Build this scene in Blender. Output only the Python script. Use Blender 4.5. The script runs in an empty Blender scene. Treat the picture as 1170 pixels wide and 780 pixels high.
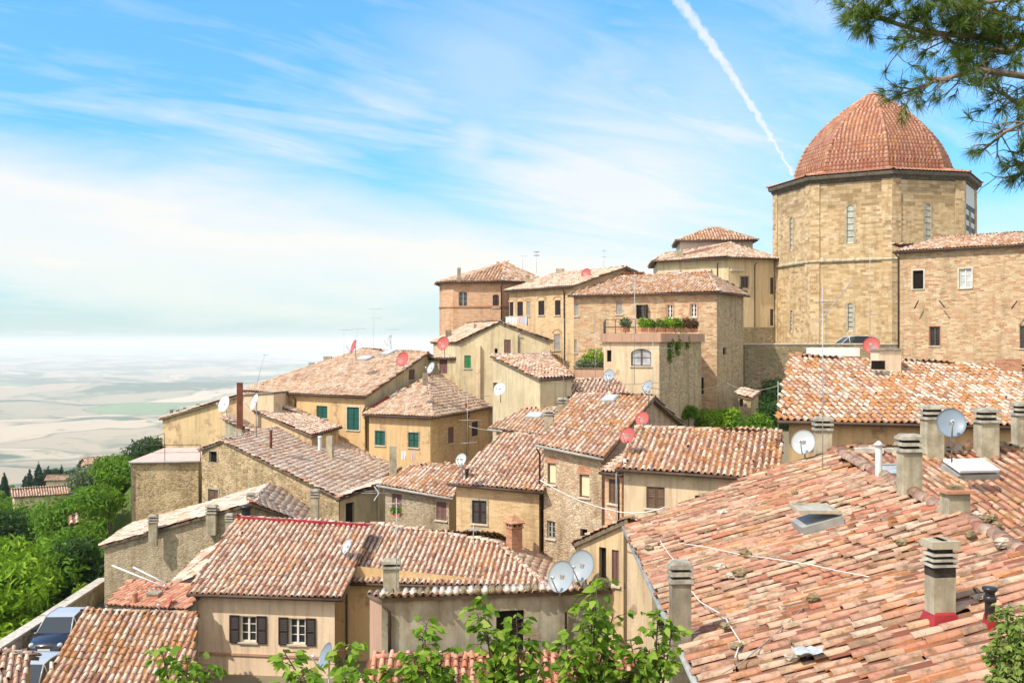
import bpy, math, random
import numpy as np
from mathutils import Vector as V, Matrix, noise

# ------------------------------------------------------------------ camera, sky, sun, exposure
sc = bpy.context.scene
col = sc.collection
F = 1200.0; CX = 585.0; CY = 390.0            # photograph 1170 x 780, focal length in its pixels
cam_d = bpy.data.cameras.new("camera"); cam = bpy.data.objects.new("camera", cam_d); col.objects.link(cam)
cam_d.sensor_width = 36.0; cam_d.lens = 36.0 * F / 1170.0
cam_d.clip_start = 0.1; cam_d.clip_end = 200000.0
cam.location = (0, 0, 0); cam.rotation_euler = (math.pi / 2, 0, 0)
sc.camera = cam
sc.view_settings.view_transform = 'Standard'; sc.view_settings.look = 'None'
sc.view_settings.exposure = 0.94; sc.view_settings.gamma = 1.0
sc.view_settings.use_curve_mapping = False
SUN_EL = 50.0; SUN_AZ = -124.0
SKY_STRENGTH = 0.15
sun_d = bpy.data.lights.new("sun", 'SUN'); sun_d.energy = 2.7; sun_d.angle = math.radians(0.6)
sun_d.color = (1.0, 0.92, 0.80)
sun = bpy.data.objects.new("sun", sun_d); col.objects.link(sun)
_s = V((math.sin(math.radians(SUN_AZ)) * math.cos(math.radians(SUN_EL)),
        math.cos(math.radians(SUN_AZ)) * math.cos(math.radians(SUN_EL)), math.sin(math.radians(SUN_EL))))
sun.rotation_euler = _s.to_track_quat('Z', 'Y').to_euler()
sun.location = _s * 200
sc.cycles.max_bounces = 6; sc.cycles.diffuse_bounces = 3; sc.cycles.transparent_max_bounces = 12
sc.cycles.volume_bounces = 2

class NT:
    """small helper to wire shader nodes"""
    def __init__(s, tree): s.t = tree; s.n = tree.nodes; s.l = tree.links
    def node(s, typ, **kw):
        n = s.n.new(typ)
        for k, v in kw.items():
            if k.startswith('i_'):
                k = k[2:]; n.inputs[int(k) if k.isdigit() else k].default_value = v
            else: setattr(n, k, v)
        return n
    def link(s, a, b): s.l.new(a, b); return a
    def put(s, v, sock):
        if hasattr(v, 'is_linked') or hasattr(v, 'links'): s.l.new(v, sock)
        else:
            if isinstance(v, tuple) and len(v) == 3 and sock.type == 'RGBA': v = v + (1,)
            sock.default_value = v
    def math(s, op, a, b=0.0, c=None, clamp=False):
        n = s.n.new('ShaderNodeMath'); n.operation = op; n.use_clamp = clamp
        s.put(a, n.inputs[0]); s.put(b, n.inputs[1])
        if c is not None: s.put(c, n.inputs[2])
        return n.outputs[0]
    def vm(s, op, a, b=None, out=0):
        n = s.n.new('ShaderNodeVectorMath'); n.operation = op
        s.put(a, n.inputs[0])
        if b is not None:
            if op == 'SCALE': s.put(b, n.inputs[3])
            else: s.put(b, n.inputs[1])
        return n.outputs[out]
    def mix(s, f, a, b, blend='MIX'):
        n = s.n.new('ShaderNodeMix'); n.data_type = 'RGBA'; n.blend_type = blend
        s.put(f, n.inputs[0]); s.put(a, n.inputs[6]); s.put(b, n.inputs[7]); return n.outputs[2]
    def ramp(s, f, stops, interp='LINEAR'):
        n = s.n.new('ShaderNodeValToRGB'); n.color_ramp.interpolation = interp
        e = n.color_ramp.elements
        while len(e) < len(stops): e.new(0.5)
        for i, (p, c) in enumerate(stops):
            e[i].position = p
            e[i].color = (c if isinstance(c, tuple) else (c, c, c)) + (1,)
        s.put(f, n.inputs[0]); return n.outputs[0]
    def noise(s, vec, scale, detail=4, rough=0.55, dist=0.0, out=0):
        n = s.n.new('ShaderNodeTexNoise'); s.put(vec, n.inputs['Vector'])
        n.inputs['Scale'].default_value = scale; n.inputs['Detail'].default_value = detail
        n.inputs['Roughness'].default_value = rough; n.inputs['Distortion'].default_value = dist
        return n.outputs[out]

world = bpy.data.worlds.new("World"); sc.world = world; world.use_nodes = True
def build_world():
    w = NT(world.node_tree); w.n.clear()
    out = w.node('ShaderNodeOutputWorld'); bg = w.node('ShaderNodeBackground')
    sky = w.node('ShaderNodeTexSky'); sky.sky_type = 'NISHITA'; sky.sun_disc = False
    sky.sun_elevation = math.radians(SUN_EL); sky.sun_rotation = math.radians(SUN_AZ)
    sky.air_density = 1.0; sky.dust_density = 0.6; sky.ozone_density = 1.6
    tc = w.node('ShaderNodeTexCoord'); d = tc.outputs['Generated']
    sep = w.node('ShaderNodeSeparateXYZ'); w.link(d, sep.inputs[0])
    x, y, z = sep.outputs
    # clouds on a high flat layer: direction / elevation
    zz = w.math('MAXIMUM', w.math('ADD', z, 0.10), 0.02)
    cx = w.math('DIVIDE', x, zz); cy = w.math('DIVIDE', y, zz)
    # streaky cirrus: turned, stretched and warped
    def rot(deg, su, sv, w_):
        a = math.radians(deg); u = w.math('ADD', w.math('MULTIPLY', cx, math.cos(a) * su), w.math('MULTIPLY', cy, math.sin(a) * su)); v = w.math('SUBTRACT', w.math('MULTIPLY', cy, math.cos(a) * sv), w.math('MULTIPLY', cx, math.sin(a) * sv))
        c_ = w.node('ShaderNodeCombineXYZ'); w.put(u, c_.inputs[0]); w.put(v, c_.inputs[1]); c_.inputs[2].default_value = w_; return c_.outputs[0]
    n1 = w.noise(rot(20, .5, .5, 3.7), 1.0, 5, 0.55, 0.4)
    n2 = w.noise(rot(38, .9, 2.7, 1.3), 1.0, 8, 0.62, 0.9)
    n3 = w.noise(rot(50, 2.2, 6.0, 6.3), 1.0, 7, 0.65, 0.7)
    nn = w.math('ADD', w.math('MULTIPLY', n1, 0.45), w.math('ADD', w.math('MULTIPLY', n2, 0.38), w.math('MULTIPLY', n3, 0.17)))
    wisps = w.ramp(nn, [(0.48, 0.0), (0.58, 0.38), (0.69, 0.9)])
    # the pale bank of cloud low over the plain, higher to the left
    vec3 = w.node('ShaderNodeCombineXYZ'); w.put(w.math('MULTIPLY', x, 2.0), vec3.inputs[0]); w.put(w.math('MULTIPLY', z, 9.0), vec3.inputs[1])
    nb = w.noise(vec3.outputs[0], 1.3, 6, 0.55, 0.3)
    lvl = w.math('ADD', z, w.math('MULTIPLY', w.math('SUBTRACT', nb, 0.5), 0.17))
    lvl = w.math('ADD', lvl, w.math('MULTIPLY', x, 0.10))
    bank = w.ramp(lvl, [(0.0, 0.35), (0.03, 0.75), (0.075, 0.95), (0.10, 0.65), (0.15, 0.0)])
    # a pale patch of thin cloud left of the dome
    def patch(px, py, r, k, sx=1.0):
        c = V(((px - CX) / F, 1, (CY - py) / F)).normalized()
        df = w.vm('SUBTRACT', d, tuple(c)); df = w.vm('MULTIPLY', df, (1 / sx, 1, 1))
        ln = w.vm('LENGTH', df, out=1)
        ln = w.math('ADD', ln, w.math('MULTIPLY', w.math('SUBTRACT', n2, 0.5), r * 1.3))
        return w.ramp(w.math('DIVIDE', ln, r), [(0.15, k), (1.0, 0.0)])
    cl = w.math('MAXIMUM', wisps, bank)
    # unseen bright cloud added behind the camera as warm fill light
    behind = w.math('MULTIPLY', w.ramp(w.math('SUBTRACT', 0.15, y), [(0.0, 0.0), (0.45, 1.0)]), w.ramp(n1, [(0.30, 0.55), (0.6, 1.0)]))
    for p in [(720, 225, 0.15, 0.85, 1.5), (800, 130, 0.10, 0.4, 1.3), (240, 225, 0.06, 0.75, 2.6), (560, 90, 0.10, 0.35, 1.3), (60, 300, 0.06, 0.9, 3.0), (540, 165, .035, .6, 1.4)]:
        cl = w.math('MAXIMUM', cl, patch(*p))
    skyc = w.mix(1.0, sky.outputs[0], w.ramp(z, [(0.0, 0.60), (0.10, .70), (0.38, 1.0)]), 'MULTIPLY')
    base = w.mix(1.0, skyc, (0.40, 0.79, 1.05), 'MULTIPLY')
    warm = w.mix(w.ramp(z, [(0.0, 1.0), (0.22, 0.0)]), (3.35, 3.4, 3.45), (3.75, 3.52, 3.08))
    c = w.mix(cl, base, warm); c = w.mix(behind, c, (4.9, 4.75, 4.5))
    # the contrail: a thin curved streak climbing from above the domed tower to the top of the frame
    A = V(((904 - CX) / F, 1, (CY - 196) / F)).normalized(); B = V(((768 - CX) / F, 1, (CY + 10) / F)).normalized()
    nrm = A.cross(B).normalized(); along = (B - A).normalized()
    dist = w.vm('DOT_PRODUCT', d, tuple(nrm), out=1)
    t = w.math('DIVIDE', w.math('SUBTRACT', w.vm('DOT_PRODUCT', d, tuple(along), out=1), A.dot(along)), (B - A).length)
    bow = w.math('MULTIPLY', w.math('MULTIPLY', t, w.math('SUBTRACT', 1.0, t)), 0.012)
    rag = w.math('MULTIPLY', w.math('SUBTRACT', w.noise(d, 110, 5, 0.7), 0.5), 0.011)
    off = w.math('ABSOLUTE', w.math('ADD', w.math('SUBTRACT', dist, bow), rag))
    wid = w.math('ADD', 0.0016, w.math('MULTIPLY', w.math('MAXIMUM', t, 0.0), 0.0052))
    st = w.ramp(w.math('DIVIDE', off, wid), [(0.35, 1.0), (1.0, 0.0)])
    ends = w.math('MULTIPLY', w.math('GREATER_THAN', t, -0.02), w.math('LESS_THAN', t, 1.6))
    st = w.math('MULTIPLY', w.math('MULTIPLY', st, ends), w.math('ADD', 0.45, w.math('MULTIPLY', w.noise(d, 60, 3, 0.6), 0.7)), clamp=True)
    st = w.math('MULTIPLY', st, w.math('GREATER_THAN', y, 0.0))
    c = w.mix(w.math('MULTIPLY', st, 0.9), c, (3.5, 3.5, 3.5))
    w.link(c, bg.inputs[0]); bg.inputs[1].default_value = SKY_STRENGTH
    w.link(bg.outputs[0], out.inputs[0])
build_world()

# ------------------------------------------------------------------ geometry helpers
R = random.Random(11)
RN = np.random.default_rng(5)
def P(px, py, Y): return V(((px - CX) / F * Y, Y, (CY - py) / F * Y))
def PZ(px, py, z): return P(px, py, z * F / (CY - py))
def ray(px, py): return V(((px - CX) / F, 1.0, (CY - py) / F))
class Plane:
    def __init__(s, p, n): s.p = V(p); s.n = V(n).normalized()
    def hit(s, px, py):
        d = ray(px, py); k = s.n.dot(s.p) / s.n.dot(d); return d * k
    def z(s, x, y): return s.p.z - (s.n.x * (x - s.p.x) + s.n.y * (y - s.p.y)) / s.n.z
def slope_plane(p, az, slope):
    """roof plane through p; az = compass of the fall, 0 towards the viewer, + to the right"""
    a = math.radians(az); h = V((math.sin(a), -math.cos(a), 0))
    return Plane(p, V((h.x * slope, h.y * slope, 1)))
def plane3(a, b, c):
    n = (b - a).cross(c - a)
    if n.z < 0: n = -n
    return Plane(a, n)

def setp(o, label=None, cat=None, group=None, kind=None):
    if label: o['label'] = label
    if cat: o['category'] = cat
    if group: o['group'] = group
    if kind: o['kind'] = kind
    return o
def empty(name, loc, label=None, cat=None, group=None, rz=0.0):
    o = bpy.data.objects.new(name, None); col.objects.link(o); o.location = loc
    o.rotation_euler = (0, 0, rz); o.empty_display_size = 0.2
    return setp(o, label, cat, group)
def world_of(parent):
    m = V((0, 0, 0)); p = parent
    while p is not None: m += p.location; p = p.parent
    return m
def copy_tree(o, parent=None):
    c = o.copy(); col.objects.link(c); c.parent = parent
    for ch in o.children: copy_tree(ch, c)
    return c

class MB:
    """collects faces (with material slots, uv and a per-face random colour) into ONE mesh object"""
    def __init__(s): s.v = []; s.f = []; s.m = []; s.uv = []; s.mats = []; s.smooth = []
    def slot(s, mat):
        if mat not in s.mats: s.mats.append(mat)
        return s.mats.index(mat)
    def face(s, pts, mat, uv=None, smooth=False):
        b = len(s.v); s.v.extend([tuple(p) for p in pts]); s.f.append(tuple(range(b, b + len(pts))))
        s.m.append(s.slot(mat)); s.uv.extend(uv if uv else [(0, 0)] * len(pts)); s.smooth.append(smooth)
    def shape(s, vs, fs, mat, smooth=False):
        b = len(s.v); s.v.extend([tuple(p) for p in vs]); k = s.slot(mat)
        for f in fs:
            s.f.append(tuple(b + i for i in f)); s.m.append(k); s.uv.extend([(vs[i][0], vs[i][2]) for i in f]); s.smooth.append(smooth)
    def box(s, c, size, mat, rz=0.0, ax=None, taper=1.0):
        """box centred at c; ax = (x axis, y axis, z axis) or turned rz about Z"""
        if ax is None:
            ca, sa = math.cos(rz), math.sin(rz); ax = (V((ca, sa, 0)), V((-sa, ca, 0)), V((0, 0, 1)))
        c = V(c); vs = []
        for k in (-.5, .5):
            t = taper if k > 0 else 1.0
            for i, j in ((-.5, -.5), (.5, -.5), (.5, .5), (-.5, .5)):
                vs.append(c + ax[0] * (i * size[0] * t) + ax[1] * (j * size[1] * t) + ax[2] * (k * size[2]))
        s.shape(vs, [(0, 3, 2, 1), (4, 5, 6, 7), (0, 1, 5, 4), (1, 2, 6, 5), (2, 3, 7, 6), (3, 0, 4, 7)], mat)
    def tube(s, pts, r, mat, n=6, r2=None, cap=True, smooth=True):
        pts = [V(p) for p in pts]; vs = []; N = len(pts)
        for i, p in enumerate(pts):
            d = (pts[min(i + 1, N - 1)] - pts[max(i - 1, 0)]).normalized()
            u = d.cross(V((0, 0, 1)) if abs(d.z) < .95 else V((1, 0, 0))).normalized(); w = d.cross(u)
            rr = r if r2 is None else r + (r2 - r) * i / max(1, N - 1)
            for k in range(n):
                a = 2 * math.pi * k / n; vs.append(p + u * (rr * math.cos(a)) + w * (rr * math.sin(a)))
        fs = [(i * n + k, i * n + (k + 1) % n, (i + 1) * n + (k + 1) % n, (i + 1) * n + k) for i in range(N - 1) for k in range(n)]
        if cap: fs += [tuple(range(n))[::-1], tuple((N - 1) * n + k for k in range(n))]
        s.shape(vs, fs, mat, smooth)
    def lathe(s, c, prof, mat, n=12, ax=None, smooth=True, a0=0.0):
        """prof = [(radius, height)...] about the axis ax through c"""
        ax = V(ax).normalized() if ax is not None else V((0, 0, 1))
        u = ax.cross(V((0, 1, 0)) if abs(ax.y) < .9 else V((1, 0, 0))).normalized(); w = ax.cross(u); vs = []
        for r, h in prof:
            for k in range(n):
                a = 2 * math.pi * k / n + a0; vs.append(V(c) + ax * h + u * (r * math.cos(a)) + w * (r * math.sin(a)))
        fs = [(i * n + k, i * n + (k + 1) % n, (i + 1) * n + (k + 1) % n, (i + 1) * n + k) for i in range(len(prof) - 1) for k in range(n)]
        s.shape(vs, fs, mat, smooth)
    def build(s, name, parent=None, off=None, label=None):
        off = off if off is not None else (world_of(parent) if parent else V((0, 0, 0)))
        me = bpy.data.meshes.new(name)
        vs = [(a - off.x, b - off.y, c - off.z) for a, b, c in s.v]
        me.from_pydata(vs, [], s.f)
        for m in s.mats: me.materials.append(m)
        me.polygons.foreach_set('material_index', s.m); me.polygons.foreach_set('use_smooth', s.smooth)
        uvl = me.uv_layers.new(name='UVMap'); uvl.data.foreach_set('uv', np.array(s.uv, dtype=np.float32).ravel())
        me.update()
        o = bpy.data.objects.new(name, me); col.objects.link(o)
        if parent is not None: o.parent = parent
        if label: o['label'] = label
        return o

def np_mesh(name, verts, quads, mat, rnd=None, smooth=True, parent=None, off=None, extra=None):
    """fast mesh: verts (N,3), quads (M,4), rnd (M,3) random colour per face; extra = (MB) appended"""
    off = off if off is not None else (world_of(parent) if parent else V((0, 0, 0)))
    verts = np.asarray(verts, dtype=np.float64) - np.array(off)
    nq = len(quads); k = quads.shape[1]
    ev, ef, em, euv = [], [], [], []
    mats = [mat]
    if extra is not None and extra.f:
        ev = np.array(extra.v) - np.array(off)
        for m in extra.mats: mats.append(m)
    nv = len(verts) + len(ev)
    me = bpy.data.meshes.new(name)
    allv = np.vstack([verts, ev]) if len(ev) else verts
    loops = quads.ravel(); starts = np.arange(nq) * k; tot = np.full(nq, k)
    mi = np.zeros(nq, dtype=np.int32)
    if len(ev):
        el = np.array([len(verts) + i for f in extra.f for i in f]); et = np.array([len(f) for f in extra.f])
        es = np.concatenate([[0], np.cumsum(et)[:-1]]) + len(loops)
        loops = np.concatenate([loops, el]); starts = np.concatenate([starts, es]); tot = np.concatenate([tot, et])
        mi = np.concatenate([mi, np.array(extra.m) + 1])
    me.vertices.add(nv); me.vertices.foreach_set('co', allv.astype(np.float32).ravel())
    me.loops.add(len(loops)); me.loops.foreach_set('vertex_index', loops.astype(np.int32))
    me.polygons.add(len(starts)); me.polygons.foreach_set('loop_start', starts.astype(np.int32))
    me.polygons.foreach_set('loop_total', tot.astype(np.int32))
    sm = np.zeros(len(starts), dtype=bool); sm[:nq] = smooth
    for m in mats: me.materials.append(m)
    me.polygons.foreach_set('material_index', mi.astype(np.int32)); me.polygons.foreach_set('use_smooth', sm)
    at = me.attributes.new('rnd', 'FLOAT_COLOR', 'FACE')
    r = np.full((len(starts), 4), 0.5, dtype=np.float32)
    if rnd is not None: r[:nq, :3] = rnd
    at.data.foreach_set('color', r.ravel())
    me.update(calc_edges=True); me.validate()
    o = bpy.data.objects.new(name, me); col.objects.link(o)
    if parent is not None: o.parent = parent
    return o

# ------------------------------------------------------------------ materials
def new_mat(name):
    m = bpy.data.materials.new(name); m.use_nodes = True; t = NT(m.node_tree)
    b = t.n['Principled BSDF']; return m, t, b
def pos(t):
    g = t.node('ShaderNodeNewGeometry'); return g.outputs['Position']
def bump(t, b, h, dist=0.02, strength=0.6):
    n = t.node('ShaderNodeBump'); n.inputs['Distance'].default_value = dist; n.inputs['Strength'].default_value = strength
    t.put(h, n.inputs['Height']); t.link(n.outputs[0], b.inputs['Normal'])
def plain(name, c, rough=0.7, metal=0.0, var=0.12, scale=3.0, spec=0.3):
    m, t, b = new_mat(name)
    n = t.noise(pos(t), scale, 5, 0.6)
    d = tuple(max(0, x * (1 - var)) for x in c); l = tuple(min(1, x * (1 + var)) for x in c)
    t.link(t.mix(t.ramp(n, [(0.35, 0.0), (0.65, 1.0)]), d, l), b.inputs['Base Color'])
    b.inputs['Roughness'].default_value = rough; b.inputs['Metallic'].default_value = metal
    b.inputs['Specular IOR Level'].default_value = spec
    return m
def stucco(name, c, stain, k=0.5, scale=0.6, rough_bump=0.006, brickshow=None):
    """weathered plaster with blotches, streaks running down and crumbling patches"""
    m, t, b = new_mat(name); p = pos(t)
    n1 = t.noise(p, scale, 6, 0.62); n2 = t.noise(p, 9.0, 5, 0.6)
    st = t.vm('MULTIPLY', p, (3.0, 3.0, 0.28)); n3 = t.noise(st, 1.3, 4, 0.6)
    cc = t.mix(t.ramp(n1, [(0.38, 0.0), (0.66, k)]), c, stain)
    cc = t.mix(t.ramp(n3, [(0.48, 0.0), (0.70, 0.6)]), cc, tuple(x * 0.58 for x in stain))
    n8 = t.noise(t.vm('ADD', p, (5., 9., 2.)), 2.4, 7, 0.7); cc = t.mix(t.ramp(n8, [(0.56, 0.0), (0.66, 0.45)]), cc, tuple(min(.8, x * 1.2) for x in c))
    cc = t.mix(t.ramp(n2, [(0.3, 0.25), (0.6, 0.0)]), cc, tuple(x * 0.72 for x in c))
    if brickshow:
        uv = t.node('ShaderNodeUVMap').outputs[0]
        br = t.node('ShaderNodeTexBrick'); t.link(uv, br.inputs['Vector']); br.inputs['Scale'].default_value = 1.0
        br.inputs['Brick Width'].default_value = 0.30; br.inputs['Row Height'].default_value = 0.085; br.inputs['Mortar Size'].default_value = 0.008
        br.inputs['Color1'].default_value = brickshow + (1,); br.inputs['Color2'].default_value = tuple(x * 0.62 for x in brickshow) + (1,); br.inputs['Mortar'].default_value = (.42, .34, .24, 1)
        n5 = t.noise(t.vm('ADD', p, (31., 7., 3.)), 0.9, 5, 0.66)
        cc = t.mix(t.ramp(n5, [(0.57, 0.0), (0.64, 0.8)]), cc, br.outputs[0])
    t.link(cc, b.inputs['Base Color']); b.inputs['Roughness'].default_value = 0.92; b.inputs['Specular IOR Level'].default_value = 0.15
    bump(t, b, t.noise(p, 22, 5, 0.7), rough_bump, 0.7); return m
def masonry(name, cols, mortar, bw=0.45, bh=0.2, patch=None, pk=0.5, bmp=0.03, ms=0.018, grime=(.20, .14, .07)):
    """coursed stone or brick: brick pattern in metres on the wall's uv, warped, with each block its own tone"""
    m, t, b = new_mat(name); p = pos(t)
    uv = t.node('ShaderNodeUVMap').outputs[0]
    wob = t.vm('SCALE', t.vm('SUBTRACT', t.noise(p, 1.1, 3, 0.6, out=1), (0.5, 0.5, 0.5)), 0.26)
    wob2 = t.vm('SCALE', t.vm('SUBTRACT', t.noise(p, 5.0, 2, 0.6, out=1), (0.5, 0.5, 0.5)), bh * 0.35)
    uvw = t.vm('ADD', t.vm('ADD', uv, wob), wob2)
    br = t.node('ShaderNodeTexBrick'); t.link(uvw, br.inputs['Vector']); br.inputs['Scale'].default_value = 1.0
    br.inputs['Brick Width'].default_value = bw; br.inputs['Row Height'].default_value = bh; br.inputs['Mortar Size'].default_value = ms
    br.inputs['Mortar Smooth'].default_value = 0.4; br.inputs['Bias'].default_value = 0.0
    br.inputs['Color1'].default_value = (0, 0, 0, 1); br.inputs['Color2'].default_value = (1, 1, 1, 1); br.inputs['Mortar'].default_value = (0.5, 0.5, 0.5, 1)
    br.squash_frequency = 3; br.squash = 1.4
    v = t.math('ADD', t.math('MULTIPLY', br.outputs[0], 0.62), t.math('MULTIPLY', t.noise(p, 2.3, 6, 0.7), 0.38))
    N = len(cols); cc = t.ramp(v, [(0.12 + 0.76 * i / (N - 1), c) for i, c in enumerate(cols)])
    cc = t.mix(br.outputs['Fac'], cc, mortar)
    n1 = t.noise(p, 0.5, 7, 0.65)
    if patch: cc = t.mix(t.ramp(n1, [(0.42, 0.0), (0.62, pk)]), cc, patch)
    n6 = t.noise(t.vm('MULTIPLY', p, (2.0, 2.0, 0.35)), 0.9, 6, 0.65)
    cc = t.mix(t.ramp(n6, [(0.5, 0.0), (0.74, 0.55)]), cc, grime)
    n7 = t.noise(p, 14, 4, 0.7); cc = t.mix(t.ramp(n7, [(0.3, 0.35), (0.5, 0.0)]), cc, tuple(x * .55 for x in cols[0]))
    t.link(cc, b.inputs['Base Color']); b.inputs['Roughness'].default_value = 0.93; b.inputs['Specular IOR Level'].default_value = 0.12
    h = t.math('ADD', t.math('MULTIPLY', t.math('SUBTRACT', 1.0, br.outputs['Fac']), 0.6), t.math('MULTIPLY', t.noise(p, 9, 5, 0.7), 0.7))
    bump(t, b, h, bmp, 0.9); return m
def rubble(name, cols, mortar, size=.26, patch=None, pk=0.6, render=None, rk=.5, bmp=0.035):
    """uncoursed rubble: flattened irregular stones in wide mortar, with patches of old render left on it"""
    m, t, b = new_mat(name); p = pos(t)
    wp = t.vm('ADD', p, t.vm('SCALE', t.vm('SUBTRACT', t.noise(p, 3.0, 3, .6, out=1), (.5, .5, .5)), size * 1.1))
    sc_ = t.vm('MULTIPLY', wp, (1 / size, 1 / size, 1.9 / size))
    vo = t.node('ShaderNodeTexVoronoi'); t.link(sc_, vo.inputs['Vector']); vo.inputs['Scale'].default_value = 1.0
    ve = t.node('ShaderNodeTexVoronoi'); ve.feature = 'DISTANCE_TO_EDGE'; t.link(sc_, ve.inputs['Vector']); ve.inputs['Scale'].default_value = 1.0
    sp = t.node('ShaderNodeSeparateColor'); t.link(vo.outputs['Color'], sp.inputs[0])
    v = t.math('ADD', t.math('MULTIPLY', sp.outputs[0], .65), t.math('MULTIPLY', t.noise(p, 6., 5, .7), .35))
    N = len(cols); cc = t.ramp(v, [(0.12 + 0.76 * i / (N - 1), c) for i, c in enumerate(cols)])
    mo = t.ramp(ve.outputs[0], [(0.03, 1.0), (0.14, 0.0)]); cc = t.mix(mo, cc, mortar)
    n1 = t.noise(p, .55, 7, .68)
    if patch: cc = t.mix(t.ramp(n1, [(.42, 0.), (.6, pk)]), cc, patch)
    rm = None
    if render:
        n9 = t.noise(t.vm('ADD', p, (11., 3., 7.)), .8, 8, .7); rm = t.ramp(n9, [(.50, 0.), (.56, rk)]); cc = t.mix(rm, cc, render)
    n6 = t.noise(t.vm('MULTIPLY', p, (2.0, 2.0, .3)), .9, 6, .65); cc = t.mix(t.ramp(n6, [(.5, 0.), (.72, .6)]), cc, (.17, .12, .065))
    n7 = t.noise(p, 13, 4, .7); cc = t.mix(t.ramp(n7, [(.34, .45), (.52, 0.)]), cc, tuple(x * .6 for x in cols[0]))
    t.link(cc, b.inputs['Base Color']); b.inputs['Roughness'].default_value = .95; b.inputs['Specular IOR Level'].default_value = .1
    h = t.math('ADD', t.math('MULTIPLY', t.math('SUBTRACT', 1.0, mo), .6), t.math('MULTIPLY', t.noise(p, 10, 5, .7), .7)); bump(t, b, h, bmp, .9); return m
def tile_mat(name, cols, lichen=(.62, .24, .04), lk=0.3, pale=(.68, .58, .47), pk=0.4, dark=(.10, .06, .04), dk=0.5):
    """terracotta: a colour per tile from the random face colour, lichen, lime bloom, soot and painted channel shade"""
    m, t, b = new_mat(name); p = pos(t)
    a = t.node('ShaderNodeAttribute', attribute_name='rnd')
    sp = t.node('ShaderNodeSeparateColor'); t.link(a.outputs['Color'], sp.inputs[0])
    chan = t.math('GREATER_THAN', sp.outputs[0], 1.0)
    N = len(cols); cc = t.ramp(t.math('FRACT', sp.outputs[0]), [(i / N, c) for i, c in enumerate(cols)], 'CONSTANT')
    cc = t.mix(t.math('MULTIPLY', chan, .85), cc, (.17, .06, .04))  # channel tiles darkened and reddened: shade between the rows painted into their colour
    n1 = t.noise(p, 0.45, 5, 0.6); n2 = t.noise(p, 7, 5, 0.68); n3 = t.noise(p, 30, 3, 0.6)
    f = t.math('ADD', t.math('MULTIPLY', sp.outputs[1], 0.30), t.math('ADD', t.math('MULTIPLY', n2, 0.45), t.math('MULTIPLY', n1, 0.35)))
    cc = t.mix(t.ramp(f, [(0.5, 0.0), (0.68, pk)]), cc, pale)
    f2 = t.math('ADD', t.math('MULTIPLY', sp.outputs[2], 0.42), t.math('ADD', t.math('MULTIPLY', n1, 0.55), t.math('MULTIPLY', n3, 0.2)))
    cc = t.mix(t.ramp(f2, [(0.62 - 0.22 * lk, 0.0), (0.72 - 0.2 * lk, min(1.0, 0.35 + lk))]), cc, lichen)
    cc = t.mix(t.ramp(t.noise(p, 3.6, 7, 0.75), [(0.47, 0.0), (0.66, dk)]), cc, dark)
    t.link(cc, b.inputs['Base Color']); b.inputs['Roughness'].default_value = 0.9; b.inputs['Specular IOR Level'].default_value = 0.15
    bump(t, b, n3, 0.006, 0.6); return m

T_PALE = [(.47, .28, .21), (.60, .46, .36), (.36, .18, .13), (.66, .55, .45), (.52, .36, .28), (.30, .16, .11), (.60, .50, .41), (.43, .25, .18), (.55, .37, .28), (.68, .60, .50)]
M = {}
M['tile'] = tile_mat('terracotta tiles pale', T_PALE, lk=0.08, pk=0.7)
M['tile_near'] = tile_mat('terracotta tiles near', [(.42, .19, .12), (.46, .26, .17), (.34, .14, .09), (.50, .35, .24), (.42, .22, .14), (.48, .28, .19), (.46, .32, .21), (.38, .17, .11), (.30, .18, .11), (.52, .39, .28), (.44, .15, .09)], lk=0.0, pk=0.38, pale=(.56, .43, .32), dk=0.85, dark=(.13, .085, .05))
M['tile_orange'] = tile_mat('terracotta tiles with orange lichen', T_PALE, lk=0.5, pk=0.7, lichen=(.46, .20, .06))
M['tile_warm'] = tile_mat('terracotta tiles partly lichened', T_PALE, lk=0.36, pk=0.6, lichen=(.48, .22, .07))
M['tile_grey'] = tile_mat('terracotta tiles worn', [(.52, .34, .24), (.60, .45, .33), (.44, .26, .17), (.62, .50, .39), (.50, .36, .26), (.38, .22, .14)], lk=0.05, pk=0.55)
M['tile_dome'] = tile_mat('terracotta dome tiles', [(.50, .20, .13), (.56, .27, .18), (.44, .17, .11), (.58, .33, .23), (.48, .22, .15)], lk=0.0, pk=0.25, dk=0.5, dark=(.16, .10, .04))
M['under'] = plain('roof bedding', (.20, .09, .055), 0.95, var=0.35, scale=6)
M['eave'] = plain('eave boards', (.16, .12, .08), 0.9, var=0.3)
M['mortar'] = plain('lime mortar', (.50, .45, .38), 0.95, var=0.25, scale=4)
M['ochre'] = stucco('ochre plaster', (.68, .46, .23), (.56, .40, .22), 0.7, brickshow=(.42, .24, .12))
M['ochre2'] = stucco('yellow ochre plaster', (.68, .50, .29), (.54, .41, .24), 0.9, brickshow=(.44, .28, .16))
M['cream'] = stucco('cream plaster', (.74, .58, .39), (.60, .46, .30), 0.75, brickshow=(.46, .30, .19))
M['peach'] = stucco('peach plaster', (.80, .62, .44), (.74, .56, .40), 0.35)
M['palace'] = stucco('pale yellow plaster', (.70, .56, .34), (.60, .47, .30), 0.6)
M['pinkwall'] = stucco('pale pink plaster', (.72, .58, .48), (.66, .52, .42), 0.4)
M['greyren'] = stucco('grey cement render', (.46, .43, .33), (.24, .21, .14), 0.9, scale=1.1, brickshow=(.34, .22, .14))
M['olive'] = stucco('olive stained plaster', (.58, .49, .31), (.36, .31, .18), 0.9, scale=0.8)
M['olive2'] = stucco('pale olive plaster', (.66, .55, .35), (.48, .39, .24), 0.8, scale=0.7)
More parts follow.
